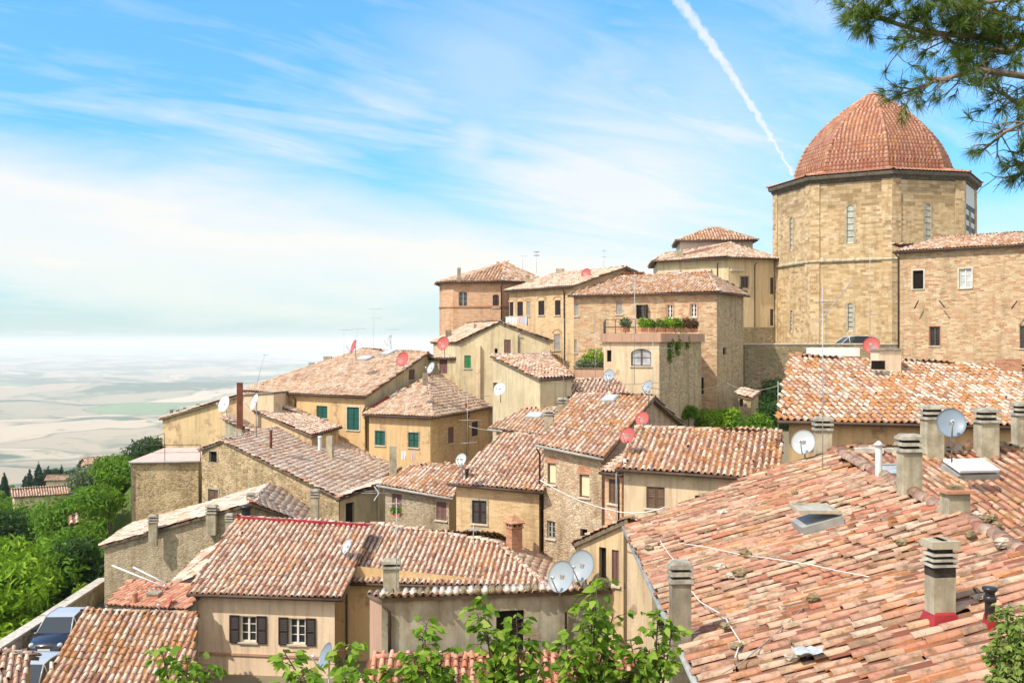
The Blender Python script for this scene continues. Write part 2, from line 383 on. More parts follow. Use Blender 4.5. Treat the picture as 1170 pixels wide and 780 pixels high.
M['stone'] = rubble('rubble stone', [(.24, .17, .09), (.44, .33, .19), (.58, .45, .28), (.70, .57, .38)], (.54, .44, .29), .24, patch=(.44, .36, .20), pk=.5, render=(.56, .46, .29), rk=.5)
M['stone_brick'] = masonry('stone mixed with brick', [(.28, .16, .09), (.54, .28, .16), (.52, .39, .24), (.64, .48, .30), (.70, .56, .38)], (.58, .46, .31), 0.36, 0.13, patch=(.50, .33, .19), pk=0.5)
M['stone_tower'] = masonry('ashlar', [(.30, .18, .09), (.50, .35, .19), (.62, .47, .28), (.70, .57, .38)], (.54, .43, .28), 0.46, 0.21, patch=(.54, .38, .20), pk=0.5, ms=0.010, bmp=0.02)
M['stone_top'] = masonry('weathered ashlar', [(.24, .16, .08), (.40, .28, .15), (.54, .40, .24), (.64, .52, .36)], (.40, .31, .20), 0.75, 0.32, patch=(.30, .22, .12), pk=0.3, ms=0.016, bmp=0.03)
M['rubble_pale'] = rubble('pale rubble', [(.34, .21, .13), (.52, .38, .25), (.64, .52, .36), (.74, .63, .47)], (.58, .47, .33), .20, patch=(.52, .32, .20), pk=.45, render=(.64, .50, .33), rk=.4)
M['brick'] = masonry('thin brick', [(.44, .23, .13), (.60, .35, .21), (.68, .45, .29)], (.56, .41, .28), 0.30, 0.08, patch=(.56, .38, .25), pk=0.4, ms=0.008, bmp=0.008)
M['brick_ochre'] = masonry('ochre washed brick', [(.50, .32, .16), (.64, .45, .25), (.72, .54, .32)], (.56, .42, .24), 0.30, 0.08, patch=(.68, .50, .29), pk=0.6, ms=0.008, bmp=0.008)
M['stone_dark'] = rubble('mossy stone', [(.15, .12, .07), (.30, .24, .15), (.42, .34, .21), (.54, .44, .30)], (.34, .28, .18), .24, patch=(.25, .22, .12), pk=.6)
M['stone_blotch'] = rubble('stone with crumbling plaster', [(.20, .13, .07), (.40, .28, .15), (.56, .42, .25), (.68, .54, .36)], (.52, .40, .25), .22, patch=(.36, .29, .16), pk=.5, render=(.66, .51, .31), rk=.8)
M['stonegrey'] = rubble('greyish stone', [(.26, .20, .13), (.40, .32, .21), (.50, .41, .28), (.56, .47, .34)], (.46, .38, .26), .17, patch=(.48, .40, .27), pk=.5, render=(.54, .45, .31), rk=.5)
M['sill'] = plain('sill stone', (.56, .50, .40), 0.85, var=0.15)
M['reveal'] = plain('window reveal', (.44, .36, .25), 0.9)
M['frame_white'] = plain('white painted wood', (.74, .72, .66), 0.55, var=0.06)
M['frame_brown'] = plain('brown painted wood', (.13, .075, .045), 0.6, var=0.2)
M['shut_brown'] = plain('dark brown louvre', (.030, .020, .018), 0.55, var=0.2)
M['shut_mauve'] = plain('mauve brown louvre', (.17, .085, .075), 0.6, var=0.15)
M['shut_green'] = plain('green louvre', (.006, .075, .055), 0.5, var=0.15)
M['shut_brightgreen'] = plain('bright green shutter', (.02, .20, .07), 0.55, var=0.1)
M['shut_grey'] = plain('weathered grey shutter', (.34, .32, .28), 0.7, var=0.15)
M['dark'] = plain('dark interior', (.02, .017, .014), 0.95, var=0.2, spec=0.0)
M['blind'] = plain('cream blind', (.74, .60, .40), 0.8, var=0.06)
def glass_mat():
    m, t, b = new_mat('window glass'); b.inputs['Base Color'].default_value = (.03, .035, .04, 1)
    b.inputs['Roughness'].default_value = 0.08; b.inputs['Specular IOR Level'].default_value = 0.7; return m
M['glass'] = glass_mat()
M['glass_pale'] = plain('curtained glass', (.42, .44, .45), 0.15, var=0.3, scale=2, spec=0.8)
M['chim'] = stucco('chimney cement', (.52, .46, .33), (.26, .22, .15), 0.9, scale=2.4)
M['chim_dark'] = stucco('sooty chimney cement', (.36, .31, .23), (.12, .10, .08), 0.9, scale=2.2)
M['soot'] = plain('soot blackened cement', (.045, .038, .03), .95, var=.5, scale=7)
M['cement'] = plain('weathered cement slab', (.33, .30, .24), 0.9, var=0.35, scale=5)
M['chim_brick'] = masonry('chimney brick', [(.38, .15, .08), (.50, .24, .14), (.56, .32, .2)], (.46, .32, .22), 0.25, 0.07, ms=0.008, bmp=0.006)
M['flash_red'] = plain('red lead flashing', (.30, .018, .022), 0.45, var=0.25, spec=0.5)
M['pipe_black'] = plain('black stove pipe', (.018, .016, .018), 0.35, var=0.2, spec=0.5)
M['pipe_rust'] = plain('rusty flue', (.16, .055, .035), 0.8, var=0.3)
M['pipe_white'] = plain('white flue pipe', (.68, .67, .64), 0.5, var=0.06)
M['metal'] = plain('galvanised steel', (.42, .42, .41), 0.45, metal=0.6, var=0.15)
M['antenna'] = plain('aluminium aerial', (.40, .40, .39), 0.5, metal=0.3, var=0.15)
M['gutter'] = plain('copper gutter', (.075, .05, .035), 0.6, var=0.25)
M['gutter_grey'] = plain('zinc gutter', (.34, .34, .31), 0.55, var=0.2)
M['dish_grey'] = plain('grey dish', (.30, .34, .37), 0.45, var=0.06)
M['dish_pale'] = plain('pale grey dish', (.44, .47, .48), 0.45, var=0.06)
M['dish_blue'] = plain('blue grey dish', (.20, .25, .30), 0.4, var=0.06)
M['dish_red'] = plain('brick red dish', (.46, .10, .085), 0.45, var=0.08)
M['white'] = plain('white paint', (.76, .75, .72), 0.5, var=0.05)
M['cable'] = plain('white cable', (.70, .68, .64), 0.6, var=0.1)
M['cable_dark'] = plain('grey cable', (.30, .27, .22), 0.6, var=0.1)
M['rock'] = plain('loose stone', (.22, .17, .09), 0.95, var=0.4, scale=9)
M['rockgrey'] = plain('pale loose stone', (.44, .38, .30), 0.95, var=0.3, scale=9)
M['terrace'] = plain('pink terrace tiles', (.64, .44, .36), 0.8, var=0.1, scale=2)
M['iron'] = plain('dark iron', (.05, .05, .045), 0.6, var=0.2)
M['pot'] = plain('terracotta pot', (.46, .22, .13), 0.85, var=0.2)
# ------------------------------------------------------------------ roofs
def inside2(p, poly):
    c = False; n = len(poly); x, y = p
    for i in range(n):
        x1, y1 = poly[i]; x2, y2 = poly[(i + 1) % n]
        if (y1 > y) != (y2 > y) and x < (x2 - x1) * (y - y1) / (y2 - y1) + x1: c = not c
    return c
def newell(pts):
    n = V((0, 0, 0))
    for i in range(len(pts)):
        a, b = pts[i], pts[(i + 1) % len(pts)]
        n += V(((a.y - b.y) * (a.z + b.z), (a.z - b.z) * (a.x + b.x), (a.x - b.x) * (a.y + b.y)))
    n.normalize()
    return n if n.z > 0 else -n

def tile_arrays(pts, pitch=.23, expo=.36, hi=False, fall=None, jit=1.0, wave=0.03, hfac=1.12, stag=None, fit=False):
    """barrel tiles over a planar roof polygon, course by course; returns verts, quads, random colours"""
    n = newell(pts); c = sum(pts, V((0, 0, 0))) / len(pts)
    d = V((n.x, n.y, 0)) if fall is None else fall
    d = d - n * d.dot(n)
    d.normalize(); s = n.cross(d).normalized()
    poly = [((p - c).dot(s), (p - c).dot(d)) for p in pts]
    smin = min(p[0] for p in poly); smax = max(p[0] for p in poly)
    ncol = max(1, int((smax - smin) / pitch)); pit = (smax - smin) / ncol
    S, D, K = [], [], []; PS, PD = [], []
    if fit: dl = max(p[1] for p in poly) - min(p[1] for p in poly); expo = dl / max(1, round(dl / expo))
    for i in range(ncol):
        for half, LS, LD in ((0.5, S, D), (1.0, PS, PD)):
            si = smin + (i + half) * pit
            if half == 1.0 and i == ncol - 1: continue
            xs = []
            for k in range(len(poly)):
                (a, b), (a2, b2) = poly[k], poly[(k + 1) % len(poly)]
                if (a > si) != (a2 > si): xs.append(b + (b2 - b) * (si - a) / (a2 - a))
            xs.sort(); off = RN.normal(0, .02) * jit if not stag else RN.random() * expo
            for k in range(0, len(xs) - 1, 2):
                lo, hi_ = xs[k], xs[k + 1]; x = hi_ + (0 if fit else .05)
                while x > lo + .10:
                    LS.append(si); LD.append(x + (off if x < hi_ else 0) + (RN.normal(0, .03) if stag else 0)); x -= expo
    out_v, out_q, out_r = [], [], []
    cn = np.array(c); sn = np.array(s); dn = np.array(d); nn = np.array(n); base = 0
    def emit(SS, DD, na, r_up, r_lo, pan):
        nonlocal base
        N = len(SS)
        if N == 0: return
        SS = np.array(SS); DD = np.array(DD)
        yaw = RN.normal(0, .022, N) * jit; ds = RN.normal(0, .007, N) * jit; dh = RN.normal(0, .005, N) * jit; dd = RN.normal(0, .014, N) * jit
        odd = RN.random(N) < .012 * jit; yaw = yaw + odd * RN.normal(0, .18, N); dh = dh + odd * .02
        if stag: dh = dh + np.sin(np.round(SS / pit) * 12.9898 + .7 * np.sin(DD * .6)) * stag
        wv = wave * (np.sin(SS * 1.3 + DD * .35 + cn[0]) * .5 + np.sin(SS * .43 - DD * .8 + 1.7 + cn[1]) * .6 + np.sin(DD * 1.9 + SS * .2) * .25)
        a = np.linspace(0, math.pi, na); ca, sa = np.cos(a), np.sin(a)
        L = expo + .07; rings = []
        spec = [(-L, r_up, 0.0, 0), (0.0, r_lo, .028, 0)] if not pan else [(-L, r_up, 0.0, 1), (0.0, r_lo, .016, 1)]
        if stag and not pan: spec = [(-L, r_up * 1.08, .004, 0), (0.0, r_lo * 1.02, .020, 0)]
        if not pan: spec.append((-.004, r_lo * .80, .022 if not stag else .012, 0))
        for (dx, r, h, pn) in spec:
            so = SS[:, None] + ds[:, None] + r * ca[None, :] + yaw[:, None] * dx
            if pn: hh = (.045 - .042 * sa)[None, :] + h + (wv + dh)[:, None]
            else: hh = r * sa[None, :] * (hfac * .60 if stag else hfac) + h + .012 + (wv + dh)[:, None]
            do = (DD + dd + dx)[:, None] + np.zeros_like(so)
            rings.append(cn + so[..., None] * sn + do[..., None] * dn + hh[..., None] * nn)
        V_ = np.stack(rings, 1)                                   # N, rings, na, 3
        nr = V_.shape[1]
        q = []
        for r_ in range(nr - 1):
            for k in range(na - 1): q.append((r_ * na + k, (r_ + 1) * na + k, (r_ + 1) * na + k + 1, r_ * na + k + 1))
        q = np.array(q)
        Q = (np.arange(N) * (nr * na))[:, None, None] + q[None] + base
        rc = RN.random((N, 3))
        if pan: rc[:, 0] += 1.001; rc[:, 1] *= .25; rc[:, 2] = .22 + .55 * rc[:, 2]      # channel tiles: red offset marks painted-in gap shade; less bleached, more lichen
        else: rc[:, 1] = .35 + .65 * rc[:, 1]; rc[:, 2] *= .75
        rc = np.repeat(rc[:, None, :], len(q), 1)
        out_v.append(V_.reshape(-1, 3)); out_q.append(Q.reshape(-1, 4)); out_r.append(rc.reshape(-1, 3))
        base += N * nr * na
    k = pit / .23
    g = .87 if stag else 1.0
    emit(S, D, 7 if hi else 5, .062 * k * g, .077 * k * g, False)
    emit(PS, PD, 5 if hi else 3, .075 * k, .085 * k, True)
    return (np.vstack(out_v), np.vstack(out_q), np.vstack(out_r)) if out_v else None

def cap_arrays(a, b, r=.115, L=.40, na=6, jit=1.0):
    """a line of ridge or hip tiles from a to b"""
    ax = (b - a); ln = ax.length; ax.normalize(); s = ax.cross(V((0, 0, 1))).normalized(); n = s.cross(ax)
    N = max(1, int(ln / (L * .85))); st = ln / N; vs, qs, rs = [], [], []; base = 0
    an = np.linspace(-.12, math.pi + .12, na)
    for i in range(N):
        o = a + ax * (i * st) + s * R.gauss(0, .012) * jit + n * R.gauss(0, .01) * jit; yaw = R.gauss(0, .03) * jit
        for (x, rr, h) in ((0.0, r * .84, .0), (st * 1.12, r, .03), (st * 1.11, r * .82, .025)):
            for t in an: vs.append(o + ax * x + s * (rr * math.cos(t) + yaw * x) + n * (rr * math.sin(t) * .85 + h))
        for r_ in range(2):
            for k in range(na - 1): qs.append((base + r_ * na + k, base + (r_ + 1) * na + k, base + (r_ + 1) * na + k + 1, base + r_ * na + k + 1))
        c = [R.random(), R.random() * .8 + .2, R.random() * .7]; rs += [c] * (2 * (na - 1)); base += 3 * na
    return np.array([tuple(v) for v in vs]), np.array(qs), np.array(rs)
def join_arrays(L):
    L = [x for x in L if x is not None]; b = 0; vs, qs, rs = [], [], []
    for v, q, r in L: vs.append(v); qs.append(q + b); rs.append(r); b += len(v)
    return np.vstack(vs), np.vstack(qs), np.vstack(rs)
def slab(mb, pts, th=.12, top='under', side='eave', sink=.02):
    n = newell(pts); t = [p - n * sink for p in pts]; b = [p - n * (th + sink) for p in pts]
    k = len(pts)
    mb.face(t, M[top]); mb.face(b[::-1], M[side])
    for i in range(k): j = (i + 1) % k; mb.face([t[i], b[i], b[j], t[j]], M[side])

class House:
    def __init__(s, name, label, cat, faces, outline, zb, wall, tile='tile', oh=.28, group=None, hi=False, pitch=.23, expo=.36,
                 falls=None, skip=(), stag=None, wave=.03, th=.12, jit=1.0, top='under', root=None):
        s.faces = faces; s.hi = hi; s.pitch = pitch; s.expo = expo; s.tile = tile; s.zb = zb; s.wallm = wall; s.skip = skip; s.jit = jit; s.top = top; s.stag = stag; s.wave = wave
        s.falls = falls or {}; s.th = th
        c = sum(outline, V((0, 0, 0))) / len(outline); s.c = c
        s.root = root if root is not None else empty(name, (c.x, c.y, zb), label, cat, group)
        s.org = s.root.location.copy(); s.caps = []; s.guts = []; s.pipes = []; s.wins = []; s.chs = []; s.wallmats = {}
        # inset the roof outline to get the walls
        n = len(outline); area = sum(outline[i].x * outline[(i + 1) % n].y - outline[(i + 1) % n].x * outline[i].y for i in range(n))
        if area < 0: outline = outline[::-1]
        s.loop = []
        for i in range(n):
            p0, p1, p2 = outline[i - 1], outline[i], outline[(i + 1) % n]
            e1 = V((p1.x - p0.x, p1.y - p0.y)).normalized(); e2 = V((p2.x - p1.x, p2.y - p1.y)).normalized()
            n1 = V((-e1.y, e1.x)); n2 = V((-e2.y, e2.x)); m = (n1 + n2)
            m = m / max(.35, m.dot(n1)) if m.length > 1e-4 else n1
            q = V((p1.x + m.x * oh, p1.y + m.y * oh))
            s.loop.append([q, s.roofz(q.x, q.y, p1.z), abs(e1.x * e2.y - e1.y * e2.x) < .09 and e1.dot(e2) > 0])
        # merge straight points into wall profiles
        k0 = next(i for i in range(n) if not s.loop[i][2]); L = s.loop[k0:] + s.loop[:k0] + [s.loop[k0]]
        s.segs = []; cur = None
        for q, z, st in L:
            if cur is None: cur = [(q, z)]; continue
            cur.append((q, z))
            if not st:
                a = cur[0][0]; b = cur[-1][0]; t = (b - a); ln = t.length; t = t / ln
                s.segs.append(dict(a=a, t=t, L=ln, prof=[(max(0, min(ln, (p - a).dot(t))), zz) for p, zz in cur], o=V((t.y, -t.x)), holes=[])); cur = [(q, z)]
    def roofz(s, x, y, dflt):
        best = None
        for f in s.faces:
            if inside2((x, y), [(p.x, p.y) for p in f]):
                z = Plane(f[0], newell(f)).z(x, y); best = z if best is None else min(best, z)
        return (best if best is not None else dflt) - s.th * .55
    def wallhit(s, px, py, tol=.01):
        d = ray(px, py); best = None
        for g in s.segs:
            o = V((g['o'].x, g['o'].y, 0)); a = V((g['a'].x, g['a'].y, 0)); dn = o.dot(d)
            if dn >= -1e-4: continue
            k = o.dot(a) / dn; p = d * k; u = (p - a).dot(V((g['t'].x, g['t'].y, 0)))
            if -tol <= u <= g['L'] + tol and (best is None or k < best[0]): best = (k, g, u, p.z)
        return best if best is not None or tol > .1 else s.wallhit(px, py, .3)
    def wallmat(s, px, py, mat):
        h = s.wallhit(px, py)
        if h: s.wallmats[s.segs.index(h[1])] = mat
    def win(s, x0, y0, x1, y1, style='dark', **kw):
        h = s.wallhit((x0 + x1) / 2, (y0 + y1) / 2)
        if h is None: print('NO WALL', s.root.name, x0, y0); return
        _, g, u, z = h; o = V((g['o'].x, g['o'].y, 0)); a = V((g['a'].x, g['a'].y, 0)); pl = Plane(a, o)
        t = V((g['t'].x, g['t'].y, 0))
        ym = (y0 + y1) / 2; xm = (x0 + x1) / 2
        ua = (pl.hit(x0, ym) - a).dot(t); ub = (pl.hit(x1, ym) - a).dot(t); ua, ub = min(ua, ub), max(ua, ub)
        zt = pl.hit(xm, y0).z; zb = pl.hit(xm, y1).z
        ua = max(.05, ua); ub = min(g['L'] - .05, ub)
        if ub - ua < .1: print('THIN', s.root.name, x0, y0); return
        # the wall above the opening must clear it
        for (u1, z1), (u2, z2) in zip(g['prof'][:-1], g['prof'][1:]):
            for uu in (ua, ub, (ua + ub) / 2):
                if u1 - 1e-6 <= uu <= u2 + 1e-6: zt = min(zt, z1 + (z2 - z1) * (uu - u1) / max(1e-6, u2 - u1) - .06)
        if zt - zb < .15: print('LOW', s.root.name, x0, y0); return
        for (a_, b_, c_, d_) in g['holes']:
            if ua < b_ and ub > a_ and zb < d_ and zt > c_: print('OVERLAP', s.root.name, x0, y0)
        g['holes'].append((ua, ub, zb, zt)); s.wins.append((g, ua, ub, zb, zt, style, kw))
    def roofhit(s, px, py):
        best = None
        for f in s.faces:
            q = Plane(f[0], newell(f)).hit(px, py)
            if q.y > 0 and inside2((q.x, q.y), [(p.x, p.y) for p in f]) and (best is None or q.y < best.y): best = q
        if best is None:
            f = s.faces[0]; best = Plane(f[0], newell(f)).hit(px, py); print('OFFROOF', s.root.name, px, py)
        return best
    def chim(s, px, py, w, h, style='stack', Y=None, rz=None, **kw):
        q = s.roofhit(px, py) if Y is None else P(px, py, Y); k = q.y / F
        s.chs.append((q, w * k, h * k, style, rz, kw))
    def cap(s, *pts):
        for a, b in zip(pts[:-1], pts[1:]): s.caps.append((a, b))
    def gut(s, a, b, mat='gutter'): s.guts.append((a, b, mat))
    def pipe(s, px, y0, y1, mat='gutter', r=.045):
        h = s.wallhit(px, (y0 + y1) / 2)
        if h is None: return
        k, g, u, z = h; o = V((g['o'].x, g['o'].y, 0)); p = V((g['a'].x, g['a'].y, 0)) + V((g['t'].x, g['t'].y, 0)) * u + o * .08
        s.pipes.append((p, (CY - y0) / F * p.y, (CY - y1) / F * p.y, mat, r))
    def build(s, roof=True):
        root = s.root; org = s.org
        # walls with real openings
        groups = {}
        for gi, g in enumerate(s.segs):
            mat = s.wallmats.get(gi, s.wallm); mb = groups.setdefault(mat, MB())
            us = {0.0, g['L']}; [us.add(u) for u, _ in g['prof']]
            for h in g['holes']: us.add(h[0]); us.add(h[1])
            us = sorted(us); u0_ = R.random() * 7 * 0
            def top(u):
                for (a, za), (b, zb) in zip(g['prof'][:-1], g['prof'][1:]):
                    if a - 1e-6 <= u <= b + 1e-6: return za + (zb - za) * (u - a) / max(1e-6, b - a)
                return g['prof'][-1][1]
            def pt(u, z, dep=0.0):
                q = g['a'] + g['t'] * u + g['o'] * dep; return V((q.x, q.y, z))
            du = gi * 3.37 + s.c.x * 1.7
            for a, b in zip(us[:-1], us[1:]):
                if b - a < 1e-4: continue
                hs = sorted([h for h in g['holes'] if h[0] <= a + 1e-5 and h[1] >= b - 1e-5], key=lambda h: h[2])
                z = s.zb
                for h in hs:
                    if h[2] > z: mb.face([pt(a, z), pt(b, z), pt(b, h[2]), pt(a, h[2])], M[mat], [(a + du, z), (b + du, z), (b + du, h[2]), (a + du, h[2])])
                    z = h[3]
                mb.face([pt(a, z), pt(b, z), pt(b, top(b)), pt(a, top(a))], M[mat], [(a + du, z), (b + du, z), (b + du, top(b)), (a + du, top(a))])
            for (a, b, z0, z1) in g['holes']:
                D = -.16
                for q in ([pt(a, z0), pt(a, z1), pt(a, z1, D), pt(a, z0, D)], [pt(b, z1), pt(b, z0), pt(b, z0, D), pt(b, z1, D)],
                          [pt(a, z1), pt(b, z1), pt(b, z1, D), pt(a, z1, D)], [pt(b, z0), pt(a, z0), pt(a, z0, D), pt(b, z0, D)]):
                    mb.face(q, M['reveal'], [(0, 0), (0, .1), (.1, .1), (.1, 0)])
        if len(groups) == 1: list(groups.values())[0].build('wall', root, org)
        else:
            for k, mb in groups.items(): mb.build('wall', root, org)
        for w in s.wins: build_window(root, org, *w)
        # roof
        if roof:
            L = []; ex = MB()
            for i, f in enumerate(s.faces):
                slab(ex, f, s.th, s.top if i in s.skip else 'under', sink=.02 if s.wave < .04 else s.wave * 1.35)
                if i in s.skip: continue
                L.append(tile_arrays(f, s.pitch, s.expo, s.hi, fall=s.falls.get(i), jit=s.jit, stag=s.stag, wave=s.wave))
            for a, b in s.caps: L.append(cap_arrays(a, b, r=.5 * s.pitch))
            if L: v, q, r = join_arrays(L); ro = np_mesh('roof', v, q, M[s.tile], r, True, root, org, ex)
            else: ro = ex.build('roof', root, org)
        else:
            ro = root
        for a, b, mat in s.guts:
            mb = MB(); n = (b - a).cross(V((0, 0, 1))).normalized()
            if n.dot(a - V((s.c.x, s.c.y, a.z))) < 0: n = -n
            mb.tube([a + n * .05 + V((0, 0, -.07)), b + n * .05 + V((0, 0, -.08))], .065, M[mat], 8)
            mb.build('gutter', ro, org)
        for p, z0, z1, mat, r in s.pipes:
            mb = MB(); o = (V((s.c.x, s.c.y, 0)) - V((p.x, p.y, 0))).normalized()
            mb.tube([V((p.x, p.y, z0)) - o * .22, V((p.x, p.y, z0 - .25)), V((p.x, p.y, z1))], r, M[mat], 7)
            z = z0 - .6
            while z > z1: mb.lathe(V((p.x, p.y, z)), [(r * 1.35, -.02), (r * 1.35, .02)], M[mat], 7); z -= 1.8
            mb.build('downpipe', root, org)
        for q, w, h, style, rz, kw in s.chs: chimney(ro, org, q, w, h, style, rz, **kw)
        return ro

def leaf_slats(mb, pt, ua, ub, z0, z1, dep, mat, th=.035):
    """one louvred shutter leaf lying in the wall's plane at depth dep"""
    def bx(a, b, c, d, e0, e1):
        vs = [pt(a, c, e0), pt(b, c, e0), pt(b, d, e0), pt(a, d, e0), pt(a, c, e1), pt(b, c, e1), pt(b, d, e1), pt(a, d, e1)]
        mb.shape(vs, [(3, 2, 1, 0), (4, 5, 6, 7), (0, 1, 5, 4), (1, 2, 6, 5), (2, 3, 7, 6), (3, 0, 4, 7)], mat)
    f = min(.06, (ub - ua) * .18)
    bx(ua, ua + f, z0, z1, dep, dep + th); bx(ub - f, ub, z0, z1, dep, dep + th)
    bx(ua + f, ub - f, z0, z0 + f, dep, dep + th); bx(ua + f, ub - f, z1 - f, z1, dep, dep + th); zm = (z0 + z1) / 2
    bx(ua + f, ub - f, zm - f / 2, zm + f / 2, dep, dep + th)
    n = max(6, min(18, int((z1 - z0) / .07))); st = (z1 - z0 - 2 * f) / n
    for i in range(n):
        za = z0 + f + i * st
        vs = [pt(ua + f, za, dep + th * .9), pt(ub - f, za, dep + th * .9), pt(ub - f, za + st * .95, dep + .004), pt(ua + f, za + st * .95, dep + .004)]
        mb.shape(vs, [(0, 1, 2, 3)], mat)

def build_window(root, org, g, ua, ub, z0, z1, style, kw):
    def pt(u, z, dep=0.0):
        q = g['a'] + g['t'] * u + g['o'] * dep; return V((q.x, q.y, z))
    def bx(mb, a, b, c, d, e0, e1, mat):
        vs = [pt(a, c, e0), pt(b, c, e0), pt(b, d, e0), pt(a, d, e0), pt(a, c, e1), pt(b, c, e1), pt(b, d, e1), pt(a, d, e1)]
        mb.shape(vs, [(3, 2, 1, 0), (4, 5, 6, 7), (0, 1, 5, 4), (1, 2, 6, 5), (2, 3, 7, 6), (3, 0, 4, 7)], mat)
    fm = M[kw.get('frame', 'frame_brown')]; D = -.155; w = MB(); W = ub - ua; H = z1 - z0
    f = min(.055, W * .12)
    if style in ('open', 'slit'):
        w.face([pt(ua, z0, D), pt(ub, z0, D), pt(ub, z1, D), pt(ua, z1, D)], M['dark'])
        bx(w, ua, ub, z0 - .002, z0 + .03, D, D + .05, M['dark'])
        win = w.build('window', root, org)
    else:
        for (a, b, c, d) in ((ua, ua + f, z0, z1), (ub - f, ub, z0, z1), (ua + f, ub - f, z0, z0 + f), (ua + f, ub - f, z1 - f, z1)):
            bx(w, a, b, c, d, D, D + .07, fm)
        if style in ('case', 'side', 'dark', 'halfopen') and W > .35:
            m = (ua + ub) / 2; bx(w, m - f * .7, m + f * .7, z0 + f, z1 - f, D + .01, D + .08, fm)
            for k in kw.get('bars', (.35, .68)): bx(w, ua + f, ub - f, z0 + H * k - .012, z0 + H * k + .012, D + .012, D + .05, fm)
        win = w.build('window', root, org)
        p = MB()
        gm = 'blind' if style == 'blind' else kw.get('pane', 'glass')
        dd = D + (.045 if style == 'blind' else .02)
        p.face([pt(ua, z0, dd), pt(ub, z0, dd), pt(ub, z1, dd), pt(ua, z1, dd)], M[gm]); p.build('blind' if style == 'blind' else 'pane', win, org)
        sm = M[kw.get('shut', 'shut_brown')]
        if style == 'shut':
            m = (ua + ub) / 2
            for a, b in ((ua + .01, m - .006), (m + .006, ub - .01)):
                q = MB(); leaf_slats(q, pt, a, b, z0 + .01, z1 - .01, -.075, sm); q.build('shutter', win, org)
        if style == 'shut1':
            q = MB(); leaf_slats(q, pt, ua + .01, ub - .01, z0 + .01, z1 - .01, -.075, sm); q.build('shutter', win, org)
        if style == 'side':
            k = kw.get('leaf', .62) * W
            for a, b in ((ua - k - .02, ua - .02), (ub + .02, ub + k + .02)):
                q = MB(); leaf_slats(q, pt, a, b, z0 - .04, z1 + .03, .015, sm, .04); q.build('shutter', win, org)
        if style == 'halfopen':   # leaves standing open at right angles
            for u in (ua + .01, ub - .01):
                q = MB(); k = W * .5
                vs = [pt(u - .02, z0, -.05), pt(u + .02, z0, -.05), pt(u + .02, z1, -.05), pt(u - .02, z1, -.05), pt(u - .02, z0, k), pt(u + .02, z0, k), pt(u + .02, z1, k), pt(u - .02, z1, k)]
                q.shape(vs, [(3, 2, 1, 0), (4, 5, 6, 7), (0, 1, 5, 4), (1, 2, 6, 5), (2, 3, 7, 6), (3, 0, 4, 7)], sm); q.build('shutter', win, org)
    if kw.get('sill', True):
        q = MB(); bx(q, ua - .08, ub + .08, z0 - .07, z0 - .003, -.14, .07, M[kw.get('sillm', 'sill')]); q.build('sill', win, org)
    if kw.get('surround'):
        q = MB(); s_ = kw.get('sw', .11); m = M[kw['surround']]
        bx(q, ua - s_, ua - .003, z0, z1 + s_, -.02, .025, m); bx(q, ub + .003, ub + s_, z0, z1 + s_, -.02, .025, m); bx(q, ua, ub, z1 + .003, z1 + s_, -.02, .025, m)
        q.build('surround', win, org)
    if kw.get('arch'):           # brick relieving arch over the head, a little proud of the wall
        q = MB(); m = M[kw['arch']]; cu = (ua + ub) / 2; r0 = W * .62; rise = kw.get('rise', .55); n = 9; t_ = kw.get('at', .20)
        zc = z1 + .02
        def arc(r, k): a = math.pi * (k / n); return (cu - r * math.cos(a), zc + (r * math.sin(a)) * rise)
        for k in range(n):
            (a0, b0), (a1, b1) = arc(r0, k), arc(r0, k + 1); (c0, d0), (c1, d1) = arc(r0 + t_, k + .03), arc(r0 + t_, k + .97)
            q.face([pt(a0, b0, .012), pt(c0, d0, .012), pt(c1, d1, .012), pt(a1, b1, .012)], m, [(a0, b0), (c0, d0), (c1, d1), (a1, b1)])
        if kw.get('fill'):
            for k in range(n):
                (a0, b0), (a1, b1) = arc(r0, k), arc(r0, k + 1)
                q.face([pt(a0, zc, .008), pt(a0, b0, .008), pt(a1, b1, .008), pt(a1, zc, .008)], M[kw['fill']], [(a0, zc), (a0, b0), (a1, b1), (a1, zc)])
        q.build('arch', win, org)
    if kw.get('round'):          # spandrels turn the square head into a round or segmental one
        q = MB(); n = 8; r = W / 2; rs = kw.get('rise', 1.0) * r; m = M[kw['round']]; cu = (ua + ub) / 2
        for side in (-1, 1):
            for k in range(n):
                a0 = math.pi / 2 * k / n; a1 = math.pi / 2 * (k + 1) / n
                p0 = (cu + side * r * math.sin(a0), z1 - rs + rs * math.cos(a0)); p1 = (cu + side * r * math.sin(a1), z1 - rs + rs * math.cos(a1))
                q.face([pt(p0[0], p0[1], -.002), pt(p1[0], p1[1], -.002), pt(p1[0], z1, -.002), pt(p0[0], z1, -.002)], m, [(p0[0], p0[1]), p1, (p1[0], z1), (p0[0], z1)])
                q.face([pt(p0[0], p0[1], -.002), pt(p1[0], p1[1], -.002), pt(p1[0], p1[1], -.15), pt(p0[0], p0[1], -.15)], m)
        q.build('arch_head', win, org)

